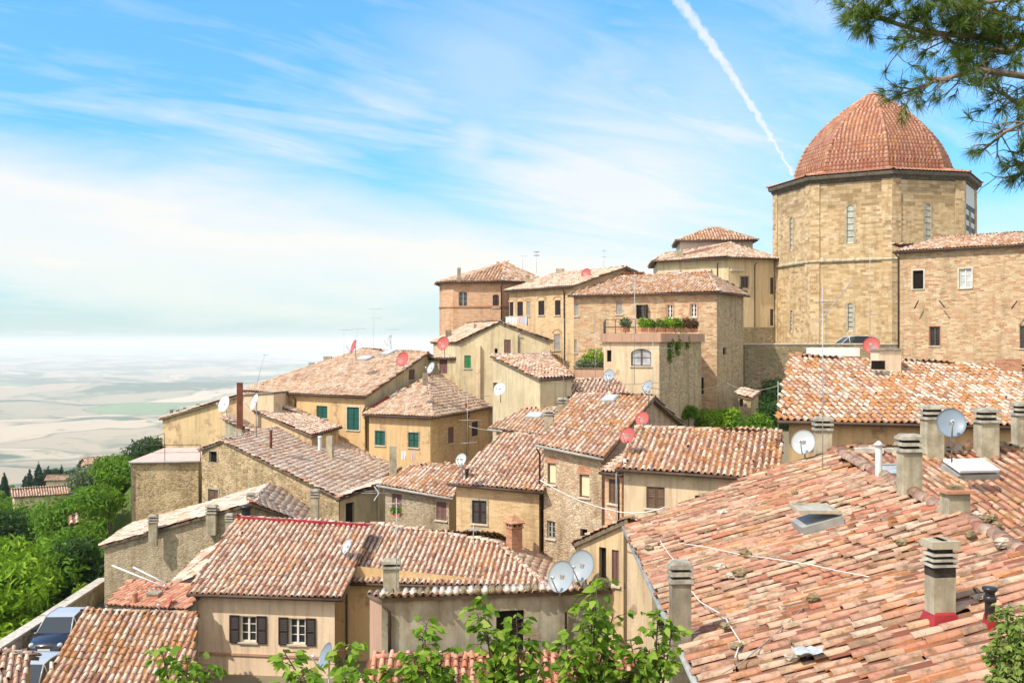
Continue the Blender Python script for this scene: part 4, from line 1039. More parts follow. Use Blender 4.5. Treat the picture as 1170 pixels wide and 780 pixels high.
# --- the domed octagonal tower
def tower():
    C = V((34.5, 100.3, 0)); zb = -1.4; zt = 14.55; Rr = 9.25; th0 = math.radians(-9.5)
    root = empty('domed_tower', (C.x, C.y, zb), 'octagonal stone baptistery tower under a pointed red tiled dome', 'tower'); org = V((C.x, C.y, zb))
    def vert(k, r=Rr, z=0.0): a = th0 + k * math.pi / 4; return V((C.x + r * math.sin(a), C.y - r * math.cos(a), z))
    mb = MB(); mt = MB()
    lan = {0: [(.5, 8.7, 12.05, .55), (.5, .9, 3.3, .42)], -1: [(.5, 8.7, 12.1, .6), (.5, .9, 3.4, .42)], -2: [(.5, 8.5, 11.6, .55), (.5, .9, 2.9, .42)], 1: [(.5, 9.2, 11.9, .6), (.5, .9, 3.2, .42)]}
    fits = []
    for k in range(-4, 4):
        a, b = vert(k), vert(k + 1); t = (b - a); L = t.length; t.normalize(); o = V((t.y, -t.x, 0))
        if o.dot(a - C) < 0: o = -o
        marble = (k == 1)
        hs = lan.get(k, []); cu = L / 2
        def pt(u, z, d=0, a=a, t=t, o=o): return V((a.x, a.y, 0)) + t * u + o * d + V((0, 0, z))
        m = M['stone_tower']
        def q(u0, u1, z0, z1):
            if z1 - z0 < .01: return
            mm = M['marble'] if marble else m
            zs = [z0] + ([11.9] if z0 < 11.9 < z1 else []) + [z1]
            for za, zc in zip(zs[:-1], zs[1:]):
                m_ = mm if marble else (M['stone_top'] if za >= 11.89 else M['stone_tower'])
                mb.face([pt(u0, za), pt(u1, za), pt(u1, zc), pt(u0, zc)], m_, [(u0 + k * 9, za), (u1 + k * 9, za), (u1 + k * 9, zc), (u0 + k * 9, zc)])
        if not hs: q(0, L, zb, zt)
        else:
            w = hs[0][3] / 2; q(0, cu - w, zb, zt); q(cu + w, L, zb, zt); z = zb
            for (_, z0, z1, ww) in sorted(hs, key=lambda h: h[1]):
                q(cu - w, cu + w, z, z0); w2 = ww / 2
                if w2 < w - .01: q(cu - w, cu - w2, z0, z1); q(cu + w2, cu + w, z0, z1)
                fits.append((pt, cu, w2, z0, z1, m)); z = z1
            q(cu - w, cu + w, z, zt)
    mb.build('wall', root, org)
    for pt, cu, w, z0, z1, m in fits:
        q = MB(); D = -.28
        for (x0, x1) in ((cu - w, cu - w), (cu + w, cu + w)): q.face([pt(x0, z0), pt(x0, z1), pt(x0, z1, D), pt(x0, z0, D)], M['stone_tower'])
        q.face([pt(cu - w, z0), pt(cu + w, z0), pt(cu + w, z0 + .25, D), pt(cu - w, z0 + .25, D)], M['sill']); q.face([pt(cu - w, z1), pt(cu + w, z1), pt(cu + w, z1, D), pt(cu - w, z1, D)], M['stone_tower'])
        n = 8
        for sd in (-1, 1):
            for k in range(n):
                a0, a1 = math.pi / 2 * k / n, math.pi / 2 * (k + 1) / n; p0 = (cu + sd * w * math.sin(a0), z1 - w + w * math.cos(a0)); p1 = (cu + sd * w * math.sin(a1), z1 - w + w * math.cos(a1))
                q.face([pt(p0[0], p0[1], -.004), pt(p1[0], p1[1], -.004), pt(p1[0], z1, -.004), pt(p0[0], z1, -.004)], M['stone_tower'], [p0, p1, (p1[0], z1), (p0[0], z1)])
        # stone surround
        for sd in (-1, 1): q.face([pt(cu + sd * w, z0, .03), pt(cu + sd * (w + .2), z0, .03), pt(cu + sd * (w + .2), z1, .03), pt(cu + sd * w, z1, .03)], M['chim'])
        wi = q.build('window', root, org)
        q = MB(); q.face([pt(cu - w, z0, -.09), pt(cu + w, z0, -.09), pt(cu + w, z1, -.09), pt(cu - w, z1, -.09)], M['glass_tower'])
        for k in range(1, 6): zz = z0 + (z1 - z0) * k / 6; q.tube([pt(cu - w, zz, -.06), pt(cu + w, zz, -.06)], .02, M['iron'], 4)
        q.build('pane', wi, org)
    # angle pilasters, string course, cornice, low roof, dome
    q = MB()
    for k in range(-4, 4):
        a = vert(k); nrm = (a - C); nrm.z = 0; nrm.normalize()
        for s_ in (-1, 1):
            t = (vert(k + s_) - a).normalized(); o = V((t.y, -t.x, 0)); o = o if o.dot(nrm) > 0 else -o
            p0, p1 = a + o * .10, a + o * .10 + t * .85; c0 = a + nrm * .108
            mk = M['stone_tower']
            q.face([V((c0.x, c0.y, zb)), V((p1.x, p1.y, zb)), V((p1.x, p1.y, zt)), V((c0.x, c0.y, zt))], mk, [(k * 5 + s_, zb), (k * 5 + s_ + .85, zb), (k * 5 + s_ + .85, zt), (k * 5 + s_, zt)])
            p2 = a + t * .85; q.face([V((p1.x, p1.y, zb)), V((p2.x, p2.y, zb)), V((p2.x, p2.y, zt)), V((p1.x, p1.y, zt))], mk)
    q.build('pilaster', root, org)
    def ring(mb, prof, mat, us=1.0):
        for k in range(-4, 4):
            for (r0, z0), (r1, z1) in zip(prof[:-1], prof[1:]): mb.face([vert(k, r0, z0), vert(k + 1, r0, z0), vert(k + 1, r1, z1), vert(k, r1, z1)], mat)
    q = MB(); ring(q, [(Rr, 7.05), (Rr + .2, 7.1), (Rr + .22, 7.2), (Rr, 7.38)], M['chim']); q.build('string_course', root, org)
    q = MB(); ring(q, [(Rr, 14.1), (Rr + .18, 14.2), (Rr + .18, 14.38), (Rr + .5, 14.5), (Rr + .55, 14.72), (Rr + .55, 14.8), (Rr + .3, 14.86)], M['cornice'])
    for k in range(-4, 4):     # brackets under the eaves
        a, b = vert(k, Rr + .2), vert(k + 1, Rr + .2); n = 22
        for i in range(n): p = a.lerp(b, (i + .5) / n); q.box((p.x, p.y, 14.4), (.16, .16, .2), M['cornice'], math.atan2((b - a).y, (b - a).x))
    q.build('cornice', root, org)
    prof = [(7.3, 15.2), (7.1, 16.3), (6.7, 17.4), (6.12, 18.5), (5.3, 19.6), (4.25, 20.7), (3.0, 21.75), (1.95, 22.5), (.95, 23.15), (.12, 23.62)]
    L = []; ex = MB(); skirt = [(Rr + .62, 14.86), (7.2, 15.45)]
    for k in range(-4, 4):
        pr = [skirt] + [[prof[i], prof[i + 1]] for i in range(len(prof) - 1)]
        for (r0, z0), (r1, z1) in pr:
            f = [vert(k, r0, z0), vert(k + 1, r0, z0), vert(k + 1, r1, z1), vert(k, r1, z1)]; ex.face(f, M['under'])
            if k in (-3, -2, -1, 0, 1, 2): L.append(tile_arrays(f, .34, .36, False, jit=.4, wave=0.0, hfac=.38, fit=True))
        for (r0, z0), (r1, z1) in pr:
            if k in (-3, -2, -1, 0, 1, 2): L.append(cap_arrays(vert(k, r1 + .02, z1 + .02), vert(k, r0 + .02, z0 + .02), .16, .42, 5, .3))
    v, qq, r = join_arrays(L); dm = np_mesh('dome', v, qq, M['tile_dome'], r, True, root, org, ex)
    q = MB(); q.lathe((C.x, C.y, 23.35), [(.42, 0), (.3, .25), (.10, .5), (.02, .62)], M['gutter_grey'], 8); q.build('finial', dm, org)
    # white and dark banded marble buttress at the hidden right flank
    a, b = vert(1), vert(2)
    # banded face lies on wall k=1; its banding is in the marble material
def marble_mat():
    m, t, b = new_mat('banded marble'); p = pos(t); sp = t.node('ShaderNodeSeparateXYZ'); t.link(p, sp.inputs[0])
    f = t.math('FRACT', t.math('DIVIDE', sp.outputs[2], .95)); band = t.math('GREATER_THAN', f, .48); low = t.math('LESS_THAN', sp.outputs[2], 12.6)
    low2 = t.math('MULTIPLY', band, low)
    n = t.noise(p, 2.0, 4, .6); wht = t.mix(n, (.55, .53, .48), (.70, .68, .63))
    t.link(t.mix(low2, wht, (.035, .045, .04)), b.inputs['Base Color']); b.inputs['Roughness'].default_value = .6; return m
M['marble'] = marble_mat(); M['cornice'] = plain('dark cornice', (.13, .11, .085), .9, var=.3); M['glass_tower'] = plain('leaded glass', (.42, .44, .38), .35, var=.25, scale=6, spec=.6)
tower()

# --- pale palace left of the tower
def palace():
    z = 7.9; L, Cn, Rr = V((13.8, 103, z)), V((20.4, 98.6, z)), V((25.9, 101.0, z)); BR = V((24, 112, z)); BL = V((14.5, 112, z))
    m1, m2 = V((15.4, 106.3, 8.75)), V((21.6, 103.4, 9.7))
    fs = [[L, Cn, m2, m1], [Cn, Rr, m2], [L, m1, BL], [Rr, BR, m2], [m1, m2, BR, BL]]
    h = House('palace', 'pale yellow palace with a smaller pink attic storey, left of the domed tower', 'palace', fs, [L, Cn, Rr, BR, BL], -1.5, 'palace', tile='tile', oh=.55, group='houses of the hill town', pitch=.3)
    h.win(846, 316, 855, 329, 'case', frame='frame_brown', surround='chim'); h.win(803, 316, 812, 328, 'case', frame='frame_brown', surround='chim')
    h.win(880, 317, 886, 336, 'case', sill=False); h.win(880, 353, 886, 372, 'case', sill=False)
    h.win(768, 312, 779, 324, 'shut', shut='shut_grey', surround='chim')
    h.pipe(862, 300, 373); h.pipe(820, 300, 330); h.cap(m2, Cn); h.cap(m1, m2); h.gut(L, Cn); h.gut(Cn, Rr); h.chim(776, 292, 8, 6, 'plain'); h.build()
    mb = MB()                       # moulded heads over the windows and the rough stone base
    for x0, x1, y in ((761, 779, 310), (796, 814, 309), (833, 850, 308.5)):
        hit = h.wallhit((x0 + x1) / 2, y); g = hit[1]; o = V((g['o'].x, g['o'].y, 0)); t = V((g['t'].x, g['t'].y, 0)); p = V((g['a'].x, g['a'].y, 0)) + t * hit[2]
        mb.box((p.x + o.x * .1, p.y + o.y * .1, hit[3]), (1.5, .3, .22), M['sill'], ax=(t, o, V((0, 0, 1))))
    mb.build('window_hood', h.root, h.org)
    for g in h.segs[:]:
        pass
    mb = MB()
    for a, b in ((Cn, Rr),): 
        d = (b - a).normalized(); n = V((d.y, -d.x, 0)); p, q = a - n * .5 + d * .4, b - n * .5; mb.face([V((p.x, p.y, -1.5)) + n * .06, V((q.x, q.y, -1.5)) + n * .06, V((q.x, q.y, 1.35)) + n * .06, V((p.x, p.y, 1.35)) + n * .06], M['stone_dark'], [(0, 0), (6, 0), (6, 3), (0, 3)])
    mb.build('plinth', h.root, h.org)
    z = 10.15; a, b = V((16.5, 105.5, z)), V((24.6, 105.0, z)); c, d = V((25.2, 113, z)), V((17.2, 113, z)); ap1, ap2 = V((20.6, 109, 11.75)), V((21.4, 109, 11.75))
    g = House('x', '', '', [[a, b, ap2, ap1], [b, c, ap2], [a, ap1, d], [ap1, ap2, c, d]], [a, b, c, d], 7.5, 'pinkwall', tile='tile_warm', oh=.45, root=h.root, pitch=.3)
    g.win(817, 284.5, 824, 289.5, 'case'); g.win(828.5, 284.5, 835, 289.5, 'case'); g.cap(ap1, a); g.cap(ap2, b); g.gut(a, b); g.build()
palace()

# --- long stone building with the terrace
def stone_main():
    z = 3.3; L, Cn, Rr = V((4.0, 75, z)), V((13.85, 70, z)), V((17.05, 75.6, z)); BL = L + V((3.4, 6.2, 0))
    m2 = V((14.0, 75.4, 4.95)); m1 = V((8.2, 78.2, 4.8))
    fs = [[L, Cn, m2, m1], [Cn, Rr, m2], [m1, m2, Rr, BL], [L, m1, BL]]
    h = House('long_stone_building', 'long rubble stone building with four small upper windows under a low tiled roof', 'building', fs, [L, Cn, Rr, BL], -8, 'stone_brick', tile='tile_warm', oh=.3, group='houses of the hill town')
    h.wallmat(840, 380, 'stone')
    h.win(704, 344, 711, 359, 'shut', shut='shut_grey', sill=True); h.win(729, 348, 740, 364, 'halfopen', shut='shut_brown'); h.win(762, 348, 768.5, 363, 'case', frame='frame_white', surround='chim_brick'); h.win(789, 347, 796, 362, 'case', frame='frame_white', surround='chim_brick')
    h.win(655, 347, 661, 361, 'shut1', shut='shut_grey'); h.win(652, 388, 659, 403, 'shut', shut='shut_grey')
    h.win(826, 397, 830.5, 405, 'open', sill=False)
    h.win(794, 431, 804, 450, 'open'); h.win(831, 440, 835, 449, 'slit', sill=False) if False else None
    h.cap(m2, Cn); h.cap(m1, m2); h.cap(m2, Rr); h.gut(L, Cn); h.gut(Cn, Rr)
    h.chim(826, 326, 3, 8, 'plain') if False else None
    h.build(); return h
sm = stone_main()
def terrace_house():
    z = .30; a, b, c, d, e = V((5.45, 62.3, z)), V((8.6, 61.3, z)), V((11.9, 66.0, z)), V((11.9, 70.5, z)), V((6.3, 73.2, z))
    h = House('terrace_house', 'cream house with an arched window and a planted roof terrace', 'house', [[a, b, c, d, e]], [a, b, c, d, e], -12, 'cream', skip=(0,), top='terrace', oh=.0, group='houses of the hill town')
    h.wallmat(775, 430, 'stone'); 
    h.win(721, 398.5, 744, 418, 'case', frame='frame_brown', pane='glass_pale', round='cream', rise=.45, bars=(.5,)); h.win(693.5, 400, 698.5, 413, 'open', sill=False)
    h.win(764, 431, 772, 444, 'open', sill=False) if False else None
    ro = h.build()
    mb = MB(); P_ = [e, a, b, c]; k = M['ppink']
    for p, q in zip(P_[:-1], P_[1:]):
        dd = (q - p).normalized(); n = V((dd.y, -dd.x, 0)); m = (p + q) / 2; mb.box((m.x - n.x * .05, m.y - n.y * .05, z - .08), ((q - p).length + .3, .42, .5), k, ax=(dd, n, V((0, 0, 1))))
    mb.build('parapet', ro, h.org)
    mb = MB()
    for p, q in ((e, a), (a, a.lerp(b, .55))):
        L = (q - p).length; n = int(L / .5)
        for i in range(n + 1): w = p.lerp(q, i / n) + V((.1, .1, 0)); mb.tube([w, w + V((0, 0, 1.0))], .02, M['iron'], 4)
        for zz in (.55, 1.0): mb.tube([p + V((.1, .1, zz)), q + V((.1, .1, zz))], .022, M['iron'], 4)
    mb.build('railing', ro, h.org)
    # lower planted terrace at its left
    z = -1.55; a, b, c, d = V((3.75, 62.8, z)), V((5.5, 62.4, z)), V((6.2, 70, z)), V((4.2, 72, z))
    g = House('x', '', '', [[a, b, c, d]], [a, b, c, d], -12, 'ppink', skip=(0,), top='terrace', oh=0.0, root=h.root); g.build(); return h
M['ppink'] = stucco('dull pink render', (.52, .32, .22), (.44, .30, .22), .5)
terrace_house()

# --- terraced row behind (ochre, oblique)
def row():
    z = 4.0; a, b = PZ(576, 332, z), PZ(655, 326.3, z); pl = slope_plane(a, -53, .3)
    n = V((.80, .60, 0)); c, d = b + n * 5.2 + V((0, 0, 1.55)), a + n * 5.2 + V((0, 0, 1.55)); fs, ol = gable_pts(a, b, c, d)
    h = House('ochre_row_house', 'ochre house with narrow shuttered windows in a row, left of the long stone building', 'house', fs, ol, -9, 'brick_ochre', oh=.3, group='houses of the hill town')
    for x0, x1, y0, y1, st in ((582, 586.5, 345, 361, 'shut'), (591, 597.5, 344.5, 361, 'shut'), (601.5, 605.5, 344.5, 361, 'shut'), (615, 622, 343.5, 360, 'shut'), (634, 640.5, 343, 360, 'shut'), (633, 640, 381.5, 400, 'shut')):
        h.win(x0, y0, x1, y1, st, shut='shut_grey' if (x0 in (601.5, 633)) else 'shut_brown', arch='chim_brick', at=.16)
    h.pipe(645.5, 331, 412); h.pipe(587.5, 334, 380) if False else None
    h.cap(d, c); h.gut(a, b); h.chim(603, 324, 5, 9, 'capped'); h.chim(668, 322, 5, 16, 'pipe', name='flue'); h.chim(640, 313, 9, 6, 'plain', mat='chim'); h.build()
row()
def round_house():
    z = 4.9; p = [V((-6.5, 89.0, z)), V((-6.1, 86.9, z)), V((-5.0, 85.6, z)), V((-.75, 84.9, z)), V((3.2, 88.5, z)), V((3.2, 95, z)), V((-6.2, 95, z))]; ap = V((-.55, 90, 6.75)); ap2 = V((-.5, 92, 6.75))
    fs = [[p[0], p[1], ap], [p[1], p[2], ap], [p[2], p[3], ap], [p[3], p[4], ap], [p[4], p[5], ap2, ap], [p[5], p[6], ap2], [p[6], p[0], ap, ap2]]
    h = House('brick_corner_house', 'reddish brick house with canted walls and an arched window on the skyline', 'house', fs, p, -8, 'brick', oh=.35, tile='tile_warm', group='houses of the hill town', pitch=.26)
    h.win(524, 333, 534, 350, 'case', frame='shut_grey', pane='glass', round='brick', rise=.6); h.win(563, 336.5, 570, 351, 'shut', round='brick', rise=.5)
    h.pipe(573, 324, 385); h.cap(ap, p[2]); h.cap(ap, p[3])
    for i in (0, 1, 2): h.gut(p[i], p[i + 1])
    h.chim(524.5, 313, 4, 7, 'plain', mat='chim_dark'); h.chim(569, 305, 3, 6, 'plain', Y=90); h.build()
    mb = MB()
    for g in h.segs:
        t = V((g['t'].x, g['t'].y, 0)); o = V((g['o'].x, g['o'].y, 0)); m = V((g['a'].x, g['a'].y, 0)) + t * g['L'] / 2; mb.box((m.x + o.x * .03, m.y + o.y * .03, 2.85), (g['L'] + .06, .10, .12), M['chim_brick'], ax=(t, o, V((0, 0, 1))))
    mb.build('string_course', h.root, h.org)
round_house()

# --- middle distance, left half
def olive_gable():
    l, ap, r = V((-4.0, 76.6, -.06)), V((-.9, 76.2, 1.42)), V((3.0, 75.4, .0)); D = (-2.6, 8.2, 0)
    h = frontal('olive_gable_house', 'olive plastered gable house with a bright green shutter, below the brick corner house', l, ap, r, D, -12, 'olive2', tile='tile_grey', oh=.18)
    h.win(530.5, 406, 538, 420.5, 'shut', shut='shut_brightgreen'); h.win(576, 388, 583.5, 404, 'shut', shut='shut_mauve'); h.win(565, 398, 568.5, 404.5, 'open', sill=False)
    h.chim(512.5, 386, 7, 9, 'plain', mat='chim_dark'); h.chim(543, 376, 3, 6, 'plain', mat='chim_brick'); h.pipe(592.5, 380, 410, 'gutter_grey'); h.build()
    mb = MB(); q = h.wallhit(547, 420); g = q[1]; o = V((g['o'].x, g['o'].y, 0)); t = V((g['t'].x, g['t'].y, 0)); p = V((g['a'].x, g['a'].y, 0)) + t * q[2] + o * .1; mb.box((p.x, p.y, -4.8), (.32, .26, 9.0), M['cream'], ax=(t, o, V((0, 0, 1)))); mb.build('pilaster', h.root, h.org)
olive_gable()
pts = [P(616, 432.5, 58), P(656, 430, 59.6), P(628, 404.5, 69), P(560, 405.6, 66.5)]
h = shed('lean_to_house', 'pale house with a bare side wall and reddish roof, right of the olive gable', pts, -12, 'olive2', tile='tile_warm', oh=.14); h.win(559.5, 420, 563.5, 427.5, 'open'); h.win(558, 437, 573, 448.5, 'open', sill=False); h.build()
# big ochre house with green shutters
h = gable('green_shutter_house', 'wide ochre brick house with dark green shutters under a long ribbed roof, left of centre', (418, 453, 69.4), -32, .30, [(272, 446), (418, 453), (489, 403), (413, 399)], -14, 'ochre', tile='tile_grey', back=.5, oh=.25)
h.wallmat(450, 450, 'olive')
h.win(361.5, 463.5, 374, 477.5, 'shut', shut='shut_green'); h.win(396.5, 465, 410.5, 491, 'shut', shut='shut_green', surround='sill', sw=.09); h.win(467, 422, 474, 434, 'shut', shut='shut_mauve')
h.pipe(338, 452, 480); h.chim(374.5, 417, 9, 10, 'plain', Y=88); h.chim(356, 422, 6, 8, 'plain', mat='gutter_grey', Y=86)
ro = h.build()
def skylights(h, ro, L):
    for px, py, w, d in L:
        q = h.roofhit(px, py); n = newell(h.faces[0]); dd = V((n.x, n.y, 0)); dd = (dd - n * dd.dot(n)).normalized(); s = n.cross(dd)
        mb = MB(); mb.box(q + n * .12, (w, d, .14), M['gutter_grey'], ax=(s, dd, n)); mb.box(q + n * .20, (w * .84, d * .84, .02), M['dish_pale'], ax=(s, dd, n)); mb.build('skylight', ro, h.org)
skylights(h, ro, [(444, 404.5, .9, 1.2), (417, 411, 1.2, .9)])
def roof_room():
    a, b = P(487, 409, 79), P(526, 408.5, 77.5); bk = V((1.0, 4.5, .35))
    h = shed('attic_room', 'small rooftop room with a mauve door between two ribbed roofs', [a, b, b + bk, a + bk], -9, 'olive', tile='tile_grey', oh=.12); h.win(502, 411, 511, 426.5, 'shut', shut='shut_mauve', sill=False); h.build()
roof_room()
def hip_house():
    z = -4.75; a, b, c = PZ(415, 472.8, z), PZ(494, 476.4, z), PZ(586, 461, z); up = 1.75
    t = (c - b).normalized(); s = V((-t.y, t.x, 0)); 
    m1 = P(489, 430, 76.5); m2 = P(524, 429.5, 81); d = a + (c - b) * .95
    k = P(466, 438, 71)
    fs = [[a, b, m1], [b, c, m2, m1], [c, d, m2], [a, m1, m2, d]]
    h = House('hip_roof_house', 'corner house with green and brown shutters under a worn hipped roof, centre left', 'house', fs, [a, b, c, d], -14, 'ochre', tile='tile_grey', oh=.3, group='houses of the hill town')
    h.wallmat(540, 495, 'brick_ochre')
    for w in ((428.7, 492, 440, 508.5), (466.7, 494, 478.5, 511)): h.win(*w, 'shut', shut='shut_green', surround='chim', sw=.08)
    h.win(512, 487.5, 518.5, 506, 'shut', shut='shut_mauve'); h.win(539, 481.5, 546, 498, 'shut', shut='shut_brown'); h.win(560, 473, 575, 486, 'case', frame='shut_grey')
    h.cap(m1, b); h.cap(m1, m2); h.cap(m1, a); h.gut(a, b); h.gut(b, c); h.pipe(419.5, 476, 512); h.pipe(533, 474, 520)
    h.chim(534, 466, 3, 6, 'pipe', mat='pipe_rust', name='flue', base='flash_red') if False else h.chim(533, 466, 3, 6, 'pipe', mat='flash_red', name='flue'); h.chim(486, 442, 6, 16, 'plain', mat='chim_dark', Y=74)
    ro = h.build(); mb = MB()
    for i in range(12):
        p = a.lerp(m1, .12 + .5 * (i + .5) / 12); q_ = (m1 - a).normalized(); mb.box(p + V((0, 0, .13)), ((m1 - a).length * .5 / 12 + .03, .26, .06), M['flash_red'] if i < 6 else M['mortar'], ax=(q_, q_.cross(V((0, 0, 1))).normalized(), q_.cross(V((0, 0, 1))).normalized().cross(q_)))
    mb.build('flashing', ro, h.org)
hip_house()
def left_group():
    # ochre gable at the far left
    l, ap, r = P(181, 478, 76), P(277, 450, 74), P(350, 474, 72)
    h = frontal('ochre_gable_house', 'plain ochre gable house at the left end of the town above the pink terrace', l, ap, r, (2.5, 7.5, 0), -14, 'ochre2', oh=.2, tile='tile_grey')
    for x, y, hh in ((196, 473, 5), (203, 471, 3), (211, 469, 4), (226, 464, 3)): h.chim(x, y, 3, hh, 'plain', mat='chim_dark', Y=77)
    h.chim(274, 479, 6.5, 42, 'plain', mat='pipe_rust', Y=70.5, name='flue'); h.build()
    # stone gable house
    ap, r = P(254, 502.5, 61), P(389, 568, 55); l = P(226, 513.5, 62.2); D = V((1.9, 13, 0))
    h = frontal('stone_gable_house', 'long stone gable house with a small dark window and a wooden door, left', l, ap, r, D, -15, 'stone_blotch', oh=.2, tile='tile')
    h.win(239, 515.5, 248, 528, 'open', sill=False, surround='chim'); h.win(238, 559, 249.5, 578, 'shut', shut='frame_brown', surround='chim')
    q = h.faces[1]; plr = Plane(q[0], newell(q))
    h.chim(365.5, 516, 4.5, 18, 'pipe', name='flue'); h.chim(377, 524, 7, 26, 'plain'); h.chim(309.5, 514, 3, 23, 'pipe', mat='pipe_rust', name='flue'); h.build()
    mb = MB()
    # small pale-roofed house growing out of that roof
    Yc = plr.hit(356, 511).y; z0 = P(356, 497.5, Yc)
    a, b = z0, P(390, 487, Yc + 3.2); d = P(288, 467.5, Yc + 5.5); c = P(319, 462, Yc + 9)
    g = House('pale_roof_house', 'small ochre plastered house with a crumbling pale roof set into the stone gable house', 'house', [[a, b, c, d]], [a, b, c, d], -12, 'ochre2', oh=.15, group='houses of the hill town'); g.gut(a, b); g.build()
    a, b = P(277, 450, Yc + 5.8), P(313, 447.5, Yc + 5.2); c, d = b + V((.8, 3, 0)), a + V((.8, 3, 0))
    g2 = House('rooftop_box', 'cream flat topped box room behind the small pale roofed house', 'house', [[a, b, c, d]], [a, b, c, d], -10, 'cream', skip=(0,), top='cement', oh=.05, group='houses of the hill town'); g2.build()
    # terrace block
    z = -7.15; a, b = PZ(147.5, 526.5, z), PZ(229, 526, z); c, d = PZ(232, 510.5, z), PZ(188, 511, z)
    k = House('terrace_block', 'blotchy stone block carrying a pink flat terrace with a thin railing', 'house', [[a, b, c, d]], [a, b, c, d], -22, 'stone_blotch', skip=(0,), top='terrace', oh=.12, group='houses of the hill town'); k.gut(a, b, 'gutter_grey'); k.pipe(151, 530, 600, 'gutter_grey'); ro = k.build()
    mb = MB()
    for p, q in ((a, b), (d, a)):
        n = int((q - p).length / 1.6)
        for i in range(n + 1): w = p.lerp(q, i / n); mb.tube([w, w + V((0, 0, .95))], .02, M['iron'], 4)
        mb.tube([p + V((0, 0, .95)), q + V((0, 0, .95))], .018, M['iron'], 4); mb.tube([p + V((0, 0, .5)), q + V((0, 0, .5))], .012, M['iron'], 4)
    mb.build('railing', ro, k.org)
    return Yc
Yc = left_group()
# wedge roof beside it
h = shed('wedge_roof_outhouse', 'low grey outhouse with a thin wedge roof below the far left ochre gable', [P(297, 496, 69.5), P(300, 488, 72), P(262, 474, 74), P(255, 478, 72)], -12, 'greyren', oh=.1, caps=False, gut=None); h.build()
# lean-to at the right end of the stone house
h = shed('porch_lean_to', 'small lean-to with an open dark doorway at the right end of the stone gable house', [P(384, 570, 53.3), P(433, 552, 55.5), P(452, 543, 60), P(404, 560, 57)], -14, 'olive', oh=.2, caps=False); h.win(395, 574, 405, 597, 'open', sill=False); h.build()
# stone house with three flues, front left
def front_left():
    l, ap, r = P(114, 623.5, 52), P(287, 574, 51), P(352, 597, 53.5)
    h = frontal('low_stone_house', 'low rubble stone house with a shallow pink roof and banded flues, front left', l, ap, r, (-.6, 6.4, 0), -16, 'stone_dark', oh=.18, tile='tile')
    h.wallmat(180, 650, 'stonegrey')
    h.chim(175, 607, 9, 18, 'stack', slabs=3); h.chim(359.5, 598, 9, 38, 'stack', Y=50, slabs=3); h.chim(242, 594, 11, 17, 'stack', slabs=3, Y=51.2); h.chim(262.5, 606, 8, 18, 'stack', slabs=3, Y=50.6)
    h.chim(286, 588, 8, 25, 'stack', slabs=2, mat='chim_dark', Y=52); h.chim(281, 590, 9, 13, 'black', mat='pipe_black', name='flue', Y=51); h.build()
    a, b, c, d = P(190, 669.5, 43.6), P(228, 659, 43.9), P(264, 612, 48.6), P(233, 634, 48.2)
    h = shed('pink_roof_annex', 'small annex with a faded pink mono pitch roof wedged against the cream house', [a, b, c, d], -16, 'greyren', oh=.12, gut=None); h.build()
    a, b = P(122, 690, 43), P(214, 697, 41); h = shed('yard_shed', 'low yard shed with a narrow strip of red tiles behind the lower left roof', [a, b, b + V((.2, 1.8, .5)), a + V((.2, 1.8, .5))], -16, 'greyren', oh=.1, tile='tile_dome', gut=None); h.chim(154, 689, 6, 13, 'pipe', mat='pot', name='flue'); h.chim(176, 684, 13, 9, 'capped', mat='chim_brick'); h.build()
front_left()
# cream house with white casements
def cream_house():
    p1 = slope_plane(P(214, 677, 42), -7, .32); a, b, c, d = [p1.hit(*q) for q in ((214, 677), (392, 683), (424, 600), (270, 591))]
    p2 = slope_plane(P(387.5, 664.5, 43.6), -7, .30); e, f, g, k = [p2.hit(*q) for q in ((387.5, 664.5), (627, 670.5), (566, 618), (424, 597))]
    q = V((2.35, 50.0, f.z)); bl = d + (d - a); bl.z = a.z; bl.y -= 1.0; br = q
    fs = [[a, b, c, d], [e, f, g, k], [f, q, g], [d, c, k, g, br, bl]]
    h = House('cream_house', 'cream plastered house with brown louvred shutters on two white casement windows, front left centre', 'house', [fs[0], fs[1], fs[2]], [a, b, e, f, q, bl], -18, 'peach', oh=.3, group='houses of the hill town', pitch=.24, expo=.36)
    h.faces.append([d, k, g, q, bl]); h.skip = ()
    h.wallmat(410, 700, 'ochre'); h.wallmat(560, 674, 'ochre')
    h.win(274.5, 703.5, 293, 733, 'side', frame='frame_white', pane='glass'); h.win(330.5, 706, 349, 735.5, 'side', frame='frame_white', pane='glass'); h.win(261, 774.5, 284, 800, 'side', frame='frame_white')
    h.cap(d, c); h.cap(k, g); h.cap(g, f); h.gut(a, b); h.gut(e, f); h.pipe(396.5, 672, 775); h.pipe(219, 682, 775)
    h.build()
    mb = MB(); n_ = 22      # red sealing paint daubed along the ridge
    for i in range(n_):
        p = d.lerp(c, (i + .5) / n_); q_ = (c - d).normalized(); mb.box(p + V((R.uniform(-.03, .03), -.16 + R.uniform(-.06, .04), .035)), ((c - d).length / n_ + .02, .20, .10 + R.uniform(0, .03)), M['flash_red'], ax=(q_, q_.cross(V((0, 0, 1))), V((0, 0, 1))))
    mb.build('ridge_flashing', h.root, h.org)
    mb = MB(); hit = h.wallhit(300, 748)
    for (x0, x1, y) in ((240, 390, 747),):
        g_ = hit[1]; o = V((g_['o'].x, g_['o'].y, 0)); t = V((g_['t'].x, g_['t'].y, 0)); m = V((g_['a'].x, g_['a'].y, 0)) + t * g_['L'] / 2; mb.box((m.x + o.x * .02, m.y + o.y * .02, hit[3]), (g_['L'] * .96, .06, .09), M['ppink'], ax=(t, o, V((0, 0, 1))))
    mb.build('string_course', h.root, h.org); return h
cream_house()
